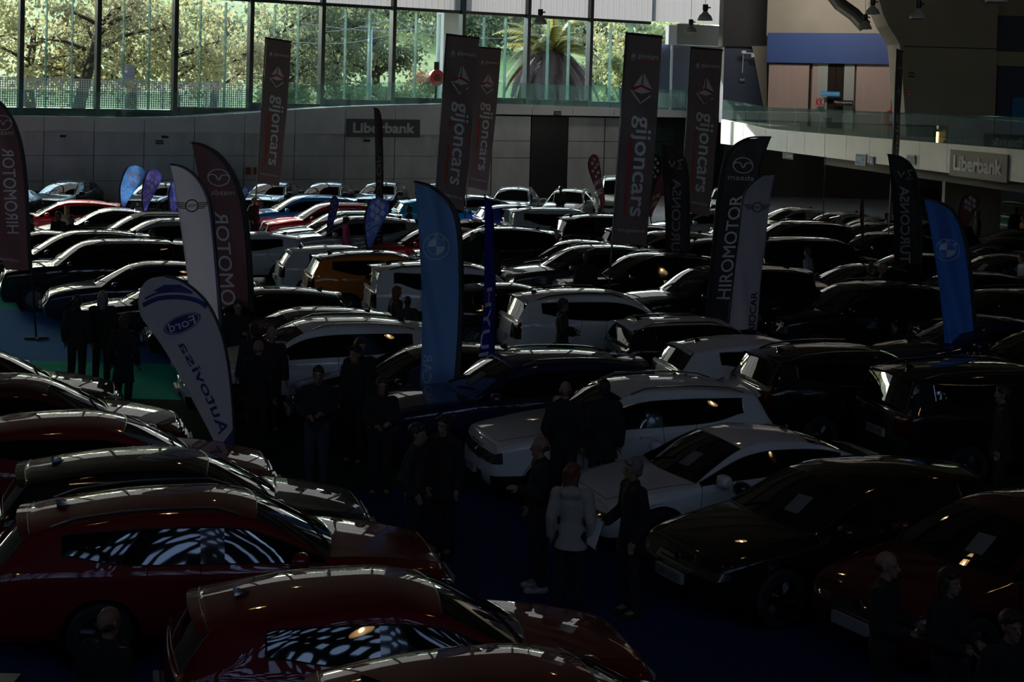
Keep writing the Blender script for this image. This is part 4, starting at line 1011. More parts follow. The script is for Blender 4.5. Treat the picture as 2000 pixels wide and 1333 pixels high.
# small checkered teardrop flags
def teardrop(label, Y, top, cx, wmax, bot, bx, col, yaw=0, checks=True, txt=('CARS', 'AUTO'), mirrored=False, lean=0, group='small checkered teardrop flags'):
    h = bot - top
    Lf = [(cx, top), (cx - wmax * .32, top + h * .05), (cx - wmax * .5, top + h * .22), (lerp(cx, bx, .45) - wmax * .45, top + h * .5), (bx - wmax * .2, top + h * .85), (bx - wmax * .12, bot)]
    Rt = [(cx, top), (cx + wmax * .34, top + h * .05), (cx + wmax * .5, top + h * .22), (lerp(cx, bx, .45) + wmax * .38, top + h * .5), (bx + wmax * .2, top + h * .85), (bx + wmax * .06, bot)]
    side = 'l'
    Lf, Rt = catmull(Lf), catmull(Rt); S = Sail(Y, Lf[-1][0], Lf[-1][1], yaw, .012, cx); r = new_flag('teardrop_flag', label, 'flag', S, group)
    sail_mesh(S, Lf, Rt, cloth('cloth teardrop' + str(col), col, .45), r, nx=10, ny=24)
    inner = [(x + wmax * .07, y) for x, y in Lf]; sail_mesh(S, Lf, inner, C_SLEEVE, r, 'sleeve', 2, 24, .008)
    if checks:
        for k, (a, b) in enumerate(((.05, .10), (.25, .17), (-.15, .19), (.05, .25), (.3, .31), (-.1, .34), (.12, .41))):
            w = wmax * .13; v = [(0, -w * 1.25), (w, 0), (0, w * 1.25), (-w, 0)]; qx, qy = lerp(cx, bx, b) + a * wmax * (1 if not mirrored else -1), top + b * h
            put_print(S, (v, [(0, 1, 2, 3)]), lambda a_, b_: (qx + a_, qy + b_), C_WHITE, r, 'check')
    if txt:
        for k, t in enumerate(txt):
            x = lerp(cx, bx, .5 + .17 * k) - wmax * .02; y = top + h * (.52 + .17 * k); geo = text_geo(t, .01); sl = -.55 if not mirrored else .5; wd_ = wmax * (.62 - .12 * k); hh = h * .11
            put_print(S, geo, lambda u, v: (x + (u - .5) * wd_ * (-1 if mirrored else 1), y - (v - .5) * hh + (u - .5) * wd_ * sl * (1 if not mirrored else 1)), C_WHITE, r, 'lettering')
    g = flag_base(r, S, Lf[-12:], C_POLED, .015); rebase(r, g)
teardrop('light blue checkered teardrop flag, left of the blue pair', 56, 323, 262, 44, 404, 242, (.22, .46, .75))
teardrop('violet blue checkered teardrop flag, right of the blue pair', 55, 331, 299, 34, 412, 284, (.27, .27, .62))
teardrop('violet blue checkered flag half hidden by the lavender flag', 54, 350, 348, 34, 420, 338, (.27, .27, .62))
teardrop('small blue flag peeping out right of the brown winged-emblem flag', 58, 365, 478, 18, 400, 474, (.12, .12, .34), txt=None)
teardrop('violet blue checkered teardrop flag seen edge-on behind the red suv', 47, 384, 650, 14, 474, 641, (.13, .13, .33), yaw=70)
teardrop('blue checkered teardrop flag behind the narrow edge-on flag', 45, 386, 738, 46, 484, 722, (.20, .26, .60))
DR = (.20, .09, .10)
teardrop('dark red checkered teardrop flag left of the tallest banner', 58, 301, 1160, 24, 408, 1177, DR, txt=('D&J', 'CARS'), mirrored=True)
teardrop('dark grey checkered teardrop flag right of the tallest banner', 57, 300, 1280, 24, 410, 1272, (.035, .03, .03), txt=None)
teardrop('dark red leaning flag right of the tallest banner', 55, 342, 1292, 24, 424, 1272, DR, checks=False, txt=('D&J', 'CARS'))
teardrop('dark red checkered teardrop flag seen edge-on under the WC sign', 58, 304, 1613, 9, 408, 1609, DR, yaw=75, txt=None)
teardrop('dark red checkered teardrop flag seen edge-on in the right back rows', 44, 388, 1680, 15, 496, 1686, DR, yaw=65, txt=None)
teardrop('round topped dark red checkered flag at the right', 52, 380, 1895, 38, 452, 1882, DR, txt=None)
# ------------------------------------------------------------------ tall banners
C_BAN = (.25, .19, .19)
def banner(label, Y, TL, TR, BL_, BR, base_py, full=True, dark=None, yaw=0):
    S = Sail(Y, BL_[0], BL_[1], yaw, .03, TL[0], 7.0); r = new_flag('banner', label, 'banner', S, 'tall black show banners')
    h = BL_[1] - TL[1]
    def at(u, v): return (lerp(lerp(TL[0], TR[0], u), lerp(BL_[0], BR[0], u), v) + 2.5 * math.sin(v * 3.0) * u, lerp(lerp(TL[1], TR[1], u), lerp(BL_[1], BR[1], u), v))
    nx, ny = 12, 40; vs, fs = [], []
    for j in range(ny + 1):
        for i in range(nx + 1): vs.append(tuple(S(*at(i / nx, j / ny))))
    n1 = len(vs); vs += [(x, y + .006, z) for x, y, z in vs]
    for j in range(ny):
        for i in range(nx):
            q = (j * (nx + 1) + i, j * (nx + 1) + i + 1, (j + 1) * (nx + 1) + i + 1, (j + 1) * (nx + 1) + i); fs += [q[::-1], tuple(k + n1 for k in q)]
    MB().add(vs, fs).build('cloth', cloth('banner cloth', dark or C_BAN, .35), r, True)
    g = flag_base(r, S, [(TL[0] - 1.5, TL[1] - 2), (lerp(TL[0], BL_[0], .5) - 1.5, lerp(TL[1], BL_[1], .5)), (BL_[0] - 1.5, BL_[1])], C_POLE, .025)
    a, b = S(TL[0] - 2, TL[1], 0), S(TR[0] + 1, TR[1], 0); mb = MB(); mb.tube([a, b], .03, 8); mb.build('top_bar', C_SLEEVE, r)
    W = TR[0] - TL[0]; asp = h / W
    P = lambda geo, fn, m, n, off=.016: put_print(S, geo, lambda a_, b_: at(*fn(a_, b_)), m, r, n, off)
    # diamond: coordinates in banner widths, y measured down
    def dia(cx, cy, s, m1=C_WHITE, red=True):
        k = s; q = lambda pts: ([(cx + x * k, (cy * asp + y * k) / asp) for x, y in pts])
        for poly in ([(0, -.62), (-.06, -.05), (-.46, .16)], [(.05, -.62), (.46, .10), (.03, -.05)], [(-.06, .03), (.42, .20), (.02, .34), (-.4, .24)]):
            pp = q(poly); P((pp, [tuple(range(len(pp)))]), lambda a_, b_: (a_, b_), m1, 'emblem')
        v, f = band([(-.48, .22), (-.02, .78), (.42, .40)], .085); P((q(v), f), lambda a_, b_: (a_, b_), m1, 'emblem')
        if red:
            v, f = band([(-.44, .12), (-.02, -.03), (.42, .14)], .10); P((q(v), f), lambda a_, b_: (a_, b_), C_RED, 'emblem', .02)
    dia(.22, .105, .16, C_WHITE, False); gt = text_geo('gijoncars', .0); P(gt, lambda u, v: (.35 + u * .58, .117 - v * .028), C_WHITE, 'lettering')
    P(([(.5, .123), (.93, .123), (.93, .127), (.5, .127)], [(0, 1, 2, 3)]), lambda a_, b_: (a_, b_), C_RED, 'stripe')
    dia(.52, .245, .62)
    y0, y1 = .385, .865
    P(text_geo('gijoncars', .012), lambda u, v: (.26 + (1 - 0) * (v * .58) if False else (.28 + v * .58), y0 + u * (y1 - y0)), C_WHITE, 'lettering')
    P(([(.255, .50), (.315, .50), (.315, .865), (.255, .865)], [(0, 1, 2, 3)]), lambda a_, b_: (a_, b_), C_RED, 'stripe')
    w2 = .05; P(([(.86 - w2, .60), (.86, .60 - w2 / asp), (.86 + w2, .60), (.86, .60 + w2 / asp)], [(0, 1, 2, 3)]), lambda a_, b_: (a_, b_), C_RED, 'accent', .02)
    P(text_geo('www.gijoncars.es', .0), lambda u, v: (.1 + u * .8, .945 - v * .022), C_WHITE, 'lettering'); rebase(r, g)
banner('leftmost tall black banner with white diamond above the blue suv', 53, (521, 74), (569, 82), (503, 357), (545, 364), 470)
banner('tall black banner with white diamond, left one of the pair at picture centre', 46, (874, 67), (936, 75), (851, 398), (905, 412), 520)
banner('tall black banner with white diamond, right one of the pair at picture centre', 58, (935, 92), (979, 96), (914, 366), (951, 374), 470)
banner('tallest black banner with white diamond, nearest to the viewer', 37, (1225, 65), (1293, 72), (1197, 476), (1262, 480), 640)
banner('tall black banner with white diamond right of the tallest one', 47, (1352, 93), (1411, 98), (1331, 412), (1385, 424), 560)
banner('black banner seen edge-on in front of the concrete pier', 50, (1756, 97), (1776, 100), (1738, 420), (1758, 424), 520, yaw=62)
# ------------------------------------------------------------------ people
def blob(mb, a, b, ra, rb, sx=1.0, sy=1.0, n=14, m=7):
    """tapered capsule from a to b with rounded ends, squashed by sx (across) and sy (front-back)"""
    a, b = Vector(a), Vector(b); t = b - a; L_ = t.length or 1e-6; t = t / L_ if L_ > 1e-5 else Vector((0, 0, 1))
    ref = Vector((1, 0, 0)) if abs(t.x) < .8 else Vector((0, 1, 0)); x = (ref - t * ref.dot(t)).normalized(); y = t.cross(x)
    rows = [(-ra * math.cos(math.pi / 2 * k / m), ra * math.sin(math.pi / 2 * k / m)) for k in range(m)]
    rows += [(L_ * k / 5, lerp(ra, rb, k / 5)) for k in range(6)] + [(L_ + rb * math.sin(math.pi / 2 * k / m), rb * math.cos(math.pi / 2 * k / m)) for k in range(1, m + 1)]
    b0 = len(mb.v)
    for h, r_ in rows:
        for k in range(n):
            an = 2 * math.pi * k / n; mb.v.append(tuple(a + t * h + x * (math.cos(an) * r_ * sx) + y * (math.sin(an) * r_ * sy)))
    for i in range(len(rows) - 1):
        for k in range(n): mb.f.append((b0 + i * n + k, b0 + i * n + (k + 1) % n, b0 + (i + 1) * n + (k + 1) % n, b0 + (i + 1) * n + k))
def fuse(mb, voxel, smooth=3, name='fused', floor=None):
    o = link(name, mb.mesh(name)); r = o.modifiers.new('r', 'REMESH'); r.mode = 'VOXEL'; r.voxel_size = voxel
    if smooth: s = o.modifiers.new('s', 'SMOOTH'); s.iterations = smooth; s.factor = .5
    me = evaluated(o); drop(o)
    if floor is not None:
        bm = bmesh.new(); bm.from_mesh(me); bmesh.ops.bisect_plane(bm, geom=bm.verts[:] + bm.edges[:] + bm.faces[:], plane_co=(0, 0, floor[0]), plane_no=(0, 0, 1))
        kill = [v for v in bm.verts if v.co.z < floor[0] - 1e-4 and abs(v.co.x) < floor[1]]; bmesh.ops.delete(bm, geom=kill, context='VERTS'); bm.to_mesh(me); bm.free()
    me.polygons.foreach_set('use_smooth', [True] * len(me.polygons)); return me
# front of every figure looks along -y; z up; height 1.75
def joints(pose):
    J = dict(pel=(0, 0, .96), wst=(0, .0, 1.10), chs=(0, .01, 1.30), nck=(0, .01, 1.48), hd=(0, -.015, 1.64))
    for s, n in ((1, 'l'), (-1, 'r')):
        J['sh' + n] = (s * .175, .01, 1.415); J['el' + n] = (s * .235, .04, 1.14); J['wr' + n] = (s * .245, -.05, .90)
        J['hp' + n] = (s * .09, 0, .93); J['kn' + n] = (s * .10, -.02, .50); J['an' + n] = (s * .105, .03, .085)
    J.update(pose); return {k: Vector(v) for k, v in J.items()}
POSES = {
 'stand': {},
 'hands_back': dict(ell=(.22, .10, 1.15), wrl=(.05, .17, .96), elr=(-.22, .10, 1.15), wrr=(-.05, .17, .94)),
 'phone': dict(ell=(.23, -.02, 1.15), wrl=(.10, -.24, 1.14), elr=(-.23, .0, 1.15), wrr=(-.09, -.22, 1.10)),
 'talk': dict(ell=(.24, -.04, 1.15), wrl=(.16, -.25, 1.20), elr=(-.235, .05, 1.14), wrr=(-.22, -.06, .92)),
 'walk': dict(knl=(.10, -.17, .53), anl=(.10, -.14, .10), knr=(-.10, .04, .50), anr=(-.10, .30, .14), ell=(.235, .12, 1.16), wrl=(.235, .12, .92), elr=(-.235, -.06, 1.15), wrr=(-.22, -.22, .98)),
 'pockets': dict(ell=(.25, .08, 1.15), wrl=(.19, -.04, .98), elr=(-.25, .08, 1.15), wrr=(-.19, -.04, .98)),
 'hold_sheet': dict(elr=(-.24, .0, 1.15), wrr=(-.20, -.22, 1.02), ell=(.24, .05, 1.14), wrl=(.23, -.06, .91)),
}
def hand(mb, w, d, s):
    """palm and five bent fingers hanging from wrist w along direction d"""
    d = Vector(d).normalized(); side = Vector((0, -1, 0)) - d * Vector((0, -1, 0)).dot(d); side = side.normalized() if side.length > .1 else Vector((1, 0, 0)); nrm = d.cross(side) * s
    blob(mb, w, w + d * .075, .027, .034, 1, 1, 10, 4)
    for k, (o_, l) in enumerate(((.032, .07), (.012, .08), (-.010, .075), (-.031, .058))):
        a = w + d * .085 + side * o_; b = a + d * l * .5 - nrm * .006; c = b + d * l * .42 - nrm * .022
        blob(mb, a, b, .0098, .009, 1, 1, 8, 3); blob(mb, b, c, .009, .0075, 1, 1, 8, 3)
    a = w + d * .03 + side * .03; b = a + d * .03 + side * .028 - nrm * .012; c = b + d * .028 + side * .008 - nrm * .012
    blob(mb, a, b, .0125, .0105, 1, 1, 8, 3); blob(mb, b, c, .0105, .009, 1, 1, 8, 3)
def head_parts(mb, h, turn=0.0):
    c, s = math.cos(turn), math.sin(turn); q = lambda x, y, z: h + Vector((x * c - y * s, x * s + y * c, z))
    blob(mb, q(0, .018, .028), q(0, .012, .034), .096, .094, .80, 1.0)           # skull
    blob(mb, q(0, -.028, -.015), q(0, -.035, -.06), .066, .05, .92, .9)          # face and jaw
    blob(mb, q(0, -.062, -.088), q(0, -.066, -.088), .022, .022)                 # chin
    blob(mb, q(0, -.088, .008), q(0, -.106, -.028), .009, .014, 1, 1, 8, 3)      # nose
    blob(mb, q(-.018, -.085, -.058), q(.018, -.085, -.058), .008, .008, 1, 1, 8, 3)   # lips
    for sd in (-1, 1):
        blob(mb, q(sd * .076, .012, -.025), q(sd * .082, .018, .012), .012, .016, .6, 1, 8, 3); blob(mb, q(sd * .012, -.082, .028), q(sd * .048, -.072, .026), .008, .008, 1, 1, 8, 3)
_PM = {}
def person_meshes(pose, coat, hair, turn):
    """meshes of one figure: body, top garment, trousers, shoes, hair, eyes"""
    key = (pose, coat, hair, turn)
    if key in _PM: return _PM[key]
    J = joints(POSES[pose]); fem = coat in ('coat_f', 'hood', 'jumper_f'); M = {}
    b = MB()
    blob(b, J['pel'], J['wst'], .145, .125, 1.0, .70); blob(b, J['wst'], J['chs'], .125, .155, 1.0, .66); blob(b, J['chs'], J['nck'] - Vector((0, 0, .08)), .145, .09, 1.0, .62)
    blob(b, J['nck'] - Vector((0, 0, .05)), J['hd'] - Vector((0, 0, .06)), .056, .052); head_parts(b, J['hd'], turn)
    for n, s in (('l', 1), ('r', -1)):
        blob(b, J['chs'] + Vector((s * .09, 0, .1)), J['sh' + n], .06, .058); blob(b, J['sh' + n], J['el' + n], .052, .042); blob(b, J['el' + n], J['wr' + n], .042, .028)
        hand(b, J['wr' + n], J['wr' + n] - J['el' + n], s)
        blob(b, J['hp' + n], J['kn' + n], .085, .058); blob(b, J['kn' + n], J['an' + n], .056, .040); blob(b, J['an' + n], J['an' + n] + Vector((0, -.14, -.04)), .038, .034)
    M['body'] = fuse(b, .0085, 2, 'body')
    g = MB(); e = .022 if coat != 'shirt' else .010; lowz = {'coat': .74, 'coat_f': .56, 'jacket': .88, 'hood': .80, 'shirt': .91, 'jumper': .90, 'jumper_f': .90}[coat]
    W_ = .88 if fem else 1.0
    blob(g, J['wst'], J['chs'], .130 + e, .160 + e, W_, .70); blob(g, J['chs'], J['nck'] - Vector((0, 0, .075)), .150 + e, .085 + e, W_, .66)
    hem = Vector((J['pel'].x, J['pel'].y, lowz)); blob(g, J['wst'], hem - Vector((0, 0, .12)), .132 + e, .165 + e + (.045 if lowz < .85 else 0) + (.02 if fem else 0), W_, .74)
    blob(g, J['nck'] - Vector((0, 0, .07)), J['nck'] - Vector((0, 0, .01)), .075 + e, .064 + e * .8, 1, .95)
    for n, s in (('l', 1), ('r', -1)):
        blob(g, J['chs'] + Vector((s * .09, 0, .1)), J['sh' + n], .066 + e, .060 + e)
        if coat == 'shirt': blob(g, J['sh' + n], J['sh' + n].lerp(J['el' + n], .75), .058 + e, .052 + e)
        else: blob(g, J['sh' + n], J['el' + n], .056 + e, .050 + e); blob(g, J['el' + n], J['el' + n].lerp(J['wr' + n], .93), .050 + e, .040 + e)
    if coat == 'hood': blob(g, J['nck'] + Vector((-.06, .09, -.03)), J['nck'] + Vector((.06, .09, -.03)), .07, .07); blob(g, J['nck'] + Vector((0, .07, -.02)), J['nck'] + Vector((0, .10, -.14)), .08, .06, 1.3, .6)
    M['top'] = fuse(g, .014, 3, 'top', (lowz, .5))
    t = MB()
    blob(t, J['pel'], J['pel'] + Vector((0, 0, .06)), .152, .146, 1, .74)
    for n in 'lr':
        blob(t, J['hp' + n], J['kn' + n], .098, .074); blob(t, J['kn' + n], J['an' + n] + Vector((0, 0, .03)), .074, .062)
    M['trousers'] = fuse(t, .014, 3, 'trousers')
    M['shoes'] = []
    for n in 'lr':
        a = J['an' + n]; d = Vector((0, -1, 0)); sh = MB(); z = max(.045, a.z - .045); blob(sh, Vector((a.x, a.y + .035, z)), Vector((a.x, a.y - .16, z - .005)), .048, .042, .95, .95); blob(sh, a, a - Vector((0, 0, .03)), .05, .05); M['shoes'].append(fuse(sh, .012, 1, 'shoe'))
    c, s_ = math.cos(turn), math.sin(turn); q = lambda x, y, z: J['hd'] + Vector((x * c - y * s_, x * s_ + y * c, z))
    if hair != 'bald':
        hm = MB(); blob(hm, q(0, .032, .04), q(0, .026, .048), .104, .100, .82, 1.0); blob(hm, q(0, .06, -.02), q(0, .05, .02), .075, .08, .95, .8)
        blob(hm, q(-.045, -.045, .085), q(.045, -.045, .085), .035, .035)
        if hair in ('long', 'tail'):
            for sd in (-1, 1): blob(hm, q(sd * .065, .01, .02), q(sd * .075, .03, -.13 if hair == 'long' else -.03), .035, .03)
            blob(hm, q(0, .07, .02), q(0, .085, -.20 if hair == 'long' else -.05), .075, .05, 1.1, .7)
            if hair == 'tail': blob(hm, q(0, .11, .05), q(0, .16, -.10), .035, .02); blob(hm, q(0, .10, .08), q(0, .12, .09), .045, .04)
        M['hair'] = fuse(hm, .011, 2, 'hair')
    elif True:
        hm = MB()
        for sd in (-1, 1): blob(hm, q(sd * .066, .05, -.005), q(sd * .05, .085, -.01), .026, .03, .7, 1)
        M['hair'] = fuse(hm, .010, 2, 'hair')
    ey = MB()
    for sd in (-1, 1): blob(ey, q(sd * .031, -.079, .012), q(sd * .031, -.080, .012), .0095, .0095, 1, 1, 8, 4)
    M['eyes'] = ey.mesh('eyes')
    _PM[key] = M; return M
SKIN = mat('skin', (.19, .105, .07), .55); EYE = mat('eyes dark', (.02, .015, .012), .2)
HAIRC = {'dark': (.012, .009, .008), 'brown': (.05, .026, .014), 'grey': (.12, .115, .11), 'fair': (.16, .09, .04), 'red': (.09, .025, .012)}
def fabric(c): return mat('fabric %.3f %.3f %.3f' % c, c, .9, noise=.2, nscale=40)
BLK = (.006, .006, .007); NAV = (.008, .01, .018); JEAN = (.02, .026, .045)
STOOD = []
def free_spot(p):
    """nearest place along the line of sight where nobody stands inside a car"""
    fw = Vector((p.x, p.y, 0)).normalized(); sd = Vector((fw.y, -fw.x, 0)); best = None
    for a in [x * .15 for x in range(-22, 23)]:
        for b in (0, -.15, .15, -.3, .3, -.5, .5):
            q = Vector((p.x, p.y, 0)) - fw * a + sd * b; ok = all((q - w).length > .42 for w in STOOD)
            for _l, o, T, sc in CARS if ok else ():
                d = q - Vector((o.location.x, o.location.y, 0)); t = o.rotation_euler.z; u, v = d.x * math.cos(t) + d.y * math.sin(t), -d.x * math.sin(t) + d.y * math.cos(t)
                if abs(u) < T['L'] * sc / 2 + .13 and abs(v) < T['W'] * sc / 2 + .15: ok = False; break
            if ok:
                cost = abs(a) * (.8 if a > 0 else 1.15) + abs(b) * 2.2
                if best is None or cost < best[0]: best = (cost, q)
    q = best[1] if best else Vector((p.x, p.y, 0)); STOOD.append(q); return q
def person(px, py, Y=None, yaw=0, label='', pose='stand', coat='jacket', hair='short', hc='dark', top=BLK, legs=BLK, shoe=(.01, .01, .01), turn=0.0, h=1.74, group='visitors', foot=False):
    """px, py: crown of the head in the picture (or the feet when foot=True); the figure stands on the floor"""
    if foot: p = G(px, py, 0)
    else: p = G(px, py, h) if Y is None else D(px, py, Y)
    p = free_spot(p)
    M = person_meshes(pose, coat, hair, round(turn, 1)); sc = h / 1.765
    root = bpy.data.objects.new('person', M['body']); COL.objects.link(root)
    if not M['body'].materials: M['body'].materials.append(SKIN)
    root.location = (p.x, p.y, 0.0); root.rotation_euler = (0, 0, R(yaw)); root.scale = (sc,) * 3; tag(root, label, 'person', group)
    def kid(n, me, m):
        o = bpy.data.objects.new(n, me); COL.objects.link(o); o.parent = root
        if not me.materials: me.materials.append(None)
        o.material_slots[0].link = 'OBJECT'; o.material_slots[0].material = m; return o
    kid({'coat': 'coat', 'coat_f': 'coat', 'jacket': 'jacket', 'hood': 'jacket', 'shirt': 'shirt', 'jumper': 'jumper', 'jumper_f': 'jumper'}[coat], M['top'], fabric(top)); kid('trousers', M['trousers'], fabric(legs))
    for s_ in M['shoes']: kid('shoe', s_, fabric(shoe))
    kid('hair', M['hair'], mat('hair ' + hc, HAIRC[hc], .6, bump=.3, nscale=60)); kid('eyes', M['eyes'], EYE)
    return root
# yaw 0 looks at the viewer, 180 looks away, 90 looks to the right of the picture, -90 to the left
person(152, 577, None, 175, 'person in dark jacket, leftmost of the group on the blue carpet', 'stand', 'jacket', 'short', 'dark')
person(201, 569, None, -170, 'person with curly grey hair in the group on the blue carpet', 'pockets', 'coat', 'long', 'grey')
person(243, 615, None, 170, 'person in a long dark coat at the edge of the teal carpet', 'stand', 'coat_f', 'short', 'brown', h=1.68)
person(465, 600, None, 10, 'person in dark suit and pale shirt facing the viewer in the crowd', 'talk', 'jacket', 'short', 'dark', h=1.8)
person(497, 616, None, -150, 'person with short dark hair beside the suited one in the crowd', 'stand', 'jacket', 'short', 'dark')
person(505, 665, None, 160, 'person with white hair seen from behind in the crowd', 'stand', 'coat', 'bald', 'grey', turn=.4)
person(549, 628, None, 20, 'bald person in dark clothes in the crowd', 'stand', 'jacket', 'bald', 'dark')
person(622, 716, None, 0, 'person in dark jacket with pale rim, centre of the aisle', 'phone', 'jacket', 'short', 'dark', legs=JEAN)
person(695, 676, None, -30, 'person looking over a shoulder behind the bald one at the light blue flag', 'stand', 'jacket', 'short', 'dark', h=1.8)
person(704, 655, None, 30, 'tall person behind the two at the light blue flag', 'stand', 'jacket', 'short', 'dark', h=1.84)
person(746, 738, None, 10, 'person with long hair and white shirt front left of the light blue flag', 'phone', 'jacket', 'long', 'dark', h=1.66)
person(815, 829, None, 75, 'person with white collar in profile in the dark aisle', 'pockets', 'jacket', 'short', 'dark', top=(.012, .012, .014))
person(868, 812, None, -30, 'person in black right below the light blue flag', 'stand', 'coat', 'long', 'dark', h=1.72)
person(1105, 746, None, 178, 'person with balding reddish head seen from behind at the white suv', 'pockets', 'jacket', 'bald', 'red', h=1.78)
person(1180, 742, None, -172, 'broad person in black seen from behind at the white suv', 'stand', 'coat', 'short', 'dark', h=1.82)
person(1057, 852, None, -80, 'bald person with beard in profile holding a dark bag, white shoes', 'talk', 'jacket', 'bald', 'dark', shoe=(.30, .30, .30), legs=NAV, h=1.78)
person(1120, 907, None, 165, 'person in a white fleece lined jacket seen from behind', 'stand', 'hood', 'long', 'red', top=(.27, .24, .22), turn=-.6, h=1.66)
COATMAN = person(1238, 895, None, -70, 'person in a long black coat holding a white sheet, facing the fleece jacket', 'hold_sheet', 'coat', 'short', 'grey', top=(.005, .005, .006))
person(212, 1187, None, 150, 'bald person at the bottom left edge', 'stand', 'jacket', 'bald', 'dark')
person(1732, 1078, None, 60, 'bald person at the lower right before the dark red car', 'phone', 'jacket', 'bald', 'dark')
person(1855, 1112, None, 40, 'person with dark long hair at the lower right', 'phone', 'jacket', 'long', 'dark', h=1.66)
person(1975, 1195, None, 20, 'person at the lower right corner', 'stand', 'jacket', 'short', 'dark', h=1.7)
person(1100, 584, None, 100, 'person in profile at the rear of the white suv at picture centre', 'phone', 'jacket', 'short', 'dark')
person(1145, 488, None, 180, 'person in a black jumper seen from behind by the brown sedan', 'stand', 'jumper', 'short', 'brown')
person(923, 453, None, 178, 'person with grey crop in black between the two blue flags', 'stand', 'jacket', 'bald', 'grey')
person(972, 474, None, 150, 'person with long fair hair right of the deep blue flag', 'stand', 'coat_f', 'long', 'fair', top=(.02, .018, .016), h=1.66)
person(775, 560, None, 120, 'person with long red brown hair behind the white boxy suv', 'stand', 'jumper_f', 'long', 'red', top=(.03, .02, .018), h=1.64)
person(796, 576, None, -160, 'child sized person beside the red haired one', 'stand', 'jacket', 'short', 'dark', top=(.02, .024, .026), h=1.5)
person(497, 385, None, 60, 'person with cropped fair hair in black by the blue suv', 'pockets', 'jacket', 'short', 'fair', top=(.008, .008, .01))
person(678, 416, None, 90, 'person in a pink hoodie with tied hair', 'stand', 'hood', 'tail', 'brown', top=(.58, .07, .18), h=1.66)
person(791, 402, None, 75, 'person in a grey t-shirt with crossed arms', 'phone', 'shirt', 'short', 'brown', top=(.06, .065, .07))
person(131, 402, None, 170, 'person with fair hair at the red hatchback on the left', 'stand', 'shirt', 'long', 'fair', top=(.16, .12, .10), h=1.64)
person(114, 414, None, -20, 'person with dark hair beside the fair one on the left', 'stand', 'jacket', 'short', 'dark')
person(174, 425, None, 30, 'person whose head shows above the black suv on the left', 'stand', 'jacket', 'short', 'brown')
person(297, 446, None, 20, 'person in dark red behind the black suv on the left', 'stand', 'jumper', 'short', 'dark', top=(.06, .012, .014))
person(60, 420, None, 90, 'person in black right beside the left edge flag', 'stand', 'jacket', 'short', 'dark')
person(1095, 357, None, 180, 'person in a black sports shirt at the back wall', 'hands_back', 'jumper', 'short', 'dark')
person(1578, 486, None, -120, 'person with red hair and white sleeves by the black suv', 'stand', 'jumper_f', 'short', 'red', top=(.22, .21, .21), h=1.66)
person(1733, 417, None, 80, 'person in white shirt left of the right black letter flag', 'stand', 'shirt', 'short', 'brown', top=(.25, .26, .28))
person(1703, 517, None, 100, 'person whose head shows left of the pair under the right black letter flag', 'stand', 'jumper', 'short', 'brown')
person(1724, 515, None, -100, 'person whose head shows right of the pair under the right black letter flag', 'stand', 'jumper', 'short', 'fair')
person(1910, 412, None, -100, 'person with grey hair in black at the round topped flag', 'stand', 'jacket', 'short', 'grey')
person(1985, 405, None, 170, 'dark person silhouetted in the gateway at far right', 'stand', 'jacket', 'short', 'dark')
person(1999, 422, None, -90, 'person in orange brown at the right edge', 'stand', 'jumper_f', 'long', 'fair', top=(.30, .13, .05), h=1.66)
person(1997, 492, None, -90, 'person in white shirt at the right edge', 'stand', 'shirt', 'short', 'dark', top=(.30, .31, .34))
person(1960, 755, None, -100, 'person in black standing at the plated suv at right edge', 'stand', 'coat', 'short', 'dark')
# sheet held by the person in the long black coat
_s = G(1170, 1040, 1.0); mb = MB(); _p = COATMAN.location; mb.box((0, 0, 0), (.02, .21, .30)); o = mb.build('paper_sheet', mat('paper', (.5, .5, .5), .8)); o.location = (_p.x - .42, _p.y - .12, .95); o.rotation_euler = (.1, .25, .5); tag(o, 'white sheet in the hand of the long black coat', 'paper')
# ------------------------------------------------------------------ outside the window
M_grass = mat('hillside grass', (.15, .20, .04), .9, noise=.55, nscale=.35, bump=.4); M_path = mat('pale path', (.30, .30, .28), .8, noise=.1, nscale=1)
rr = random.Random(11)
def hill_z(x, y):
    """ground outside: flat beside the hall, then climbing"""
    a = Vector((x, y, 0)) - fplane(-4); d = -a.dot(FN); t = a.dot(FD)
    base = 4.0; return base + max(0, d - 14) * .19 + .5 * math.sin(t * .11 + d * .07) * min(1, max(0, d - 10) / 10)
vs, fs = [], []; nu, nv_ = 60, 40
for j in range(nv_ + 1):
    for i in range(nu + 1):
        p = fplane(-4.2) + FD * (-70 + 160 * i / nu) - FN * (100 * (j / nv_) ** 1.5); vs.append((p.x, p.y, hill_z(p.x, p.y)))
for j in range(nv_):
    for i in range(nu): q = j * (nu + 1) + i; fs.append((q, q + 1, q + nu + 2, q + nu + 1))
tag(MB().add(vs, fs).build('hillside', M_grass, None, True), kind='structure')
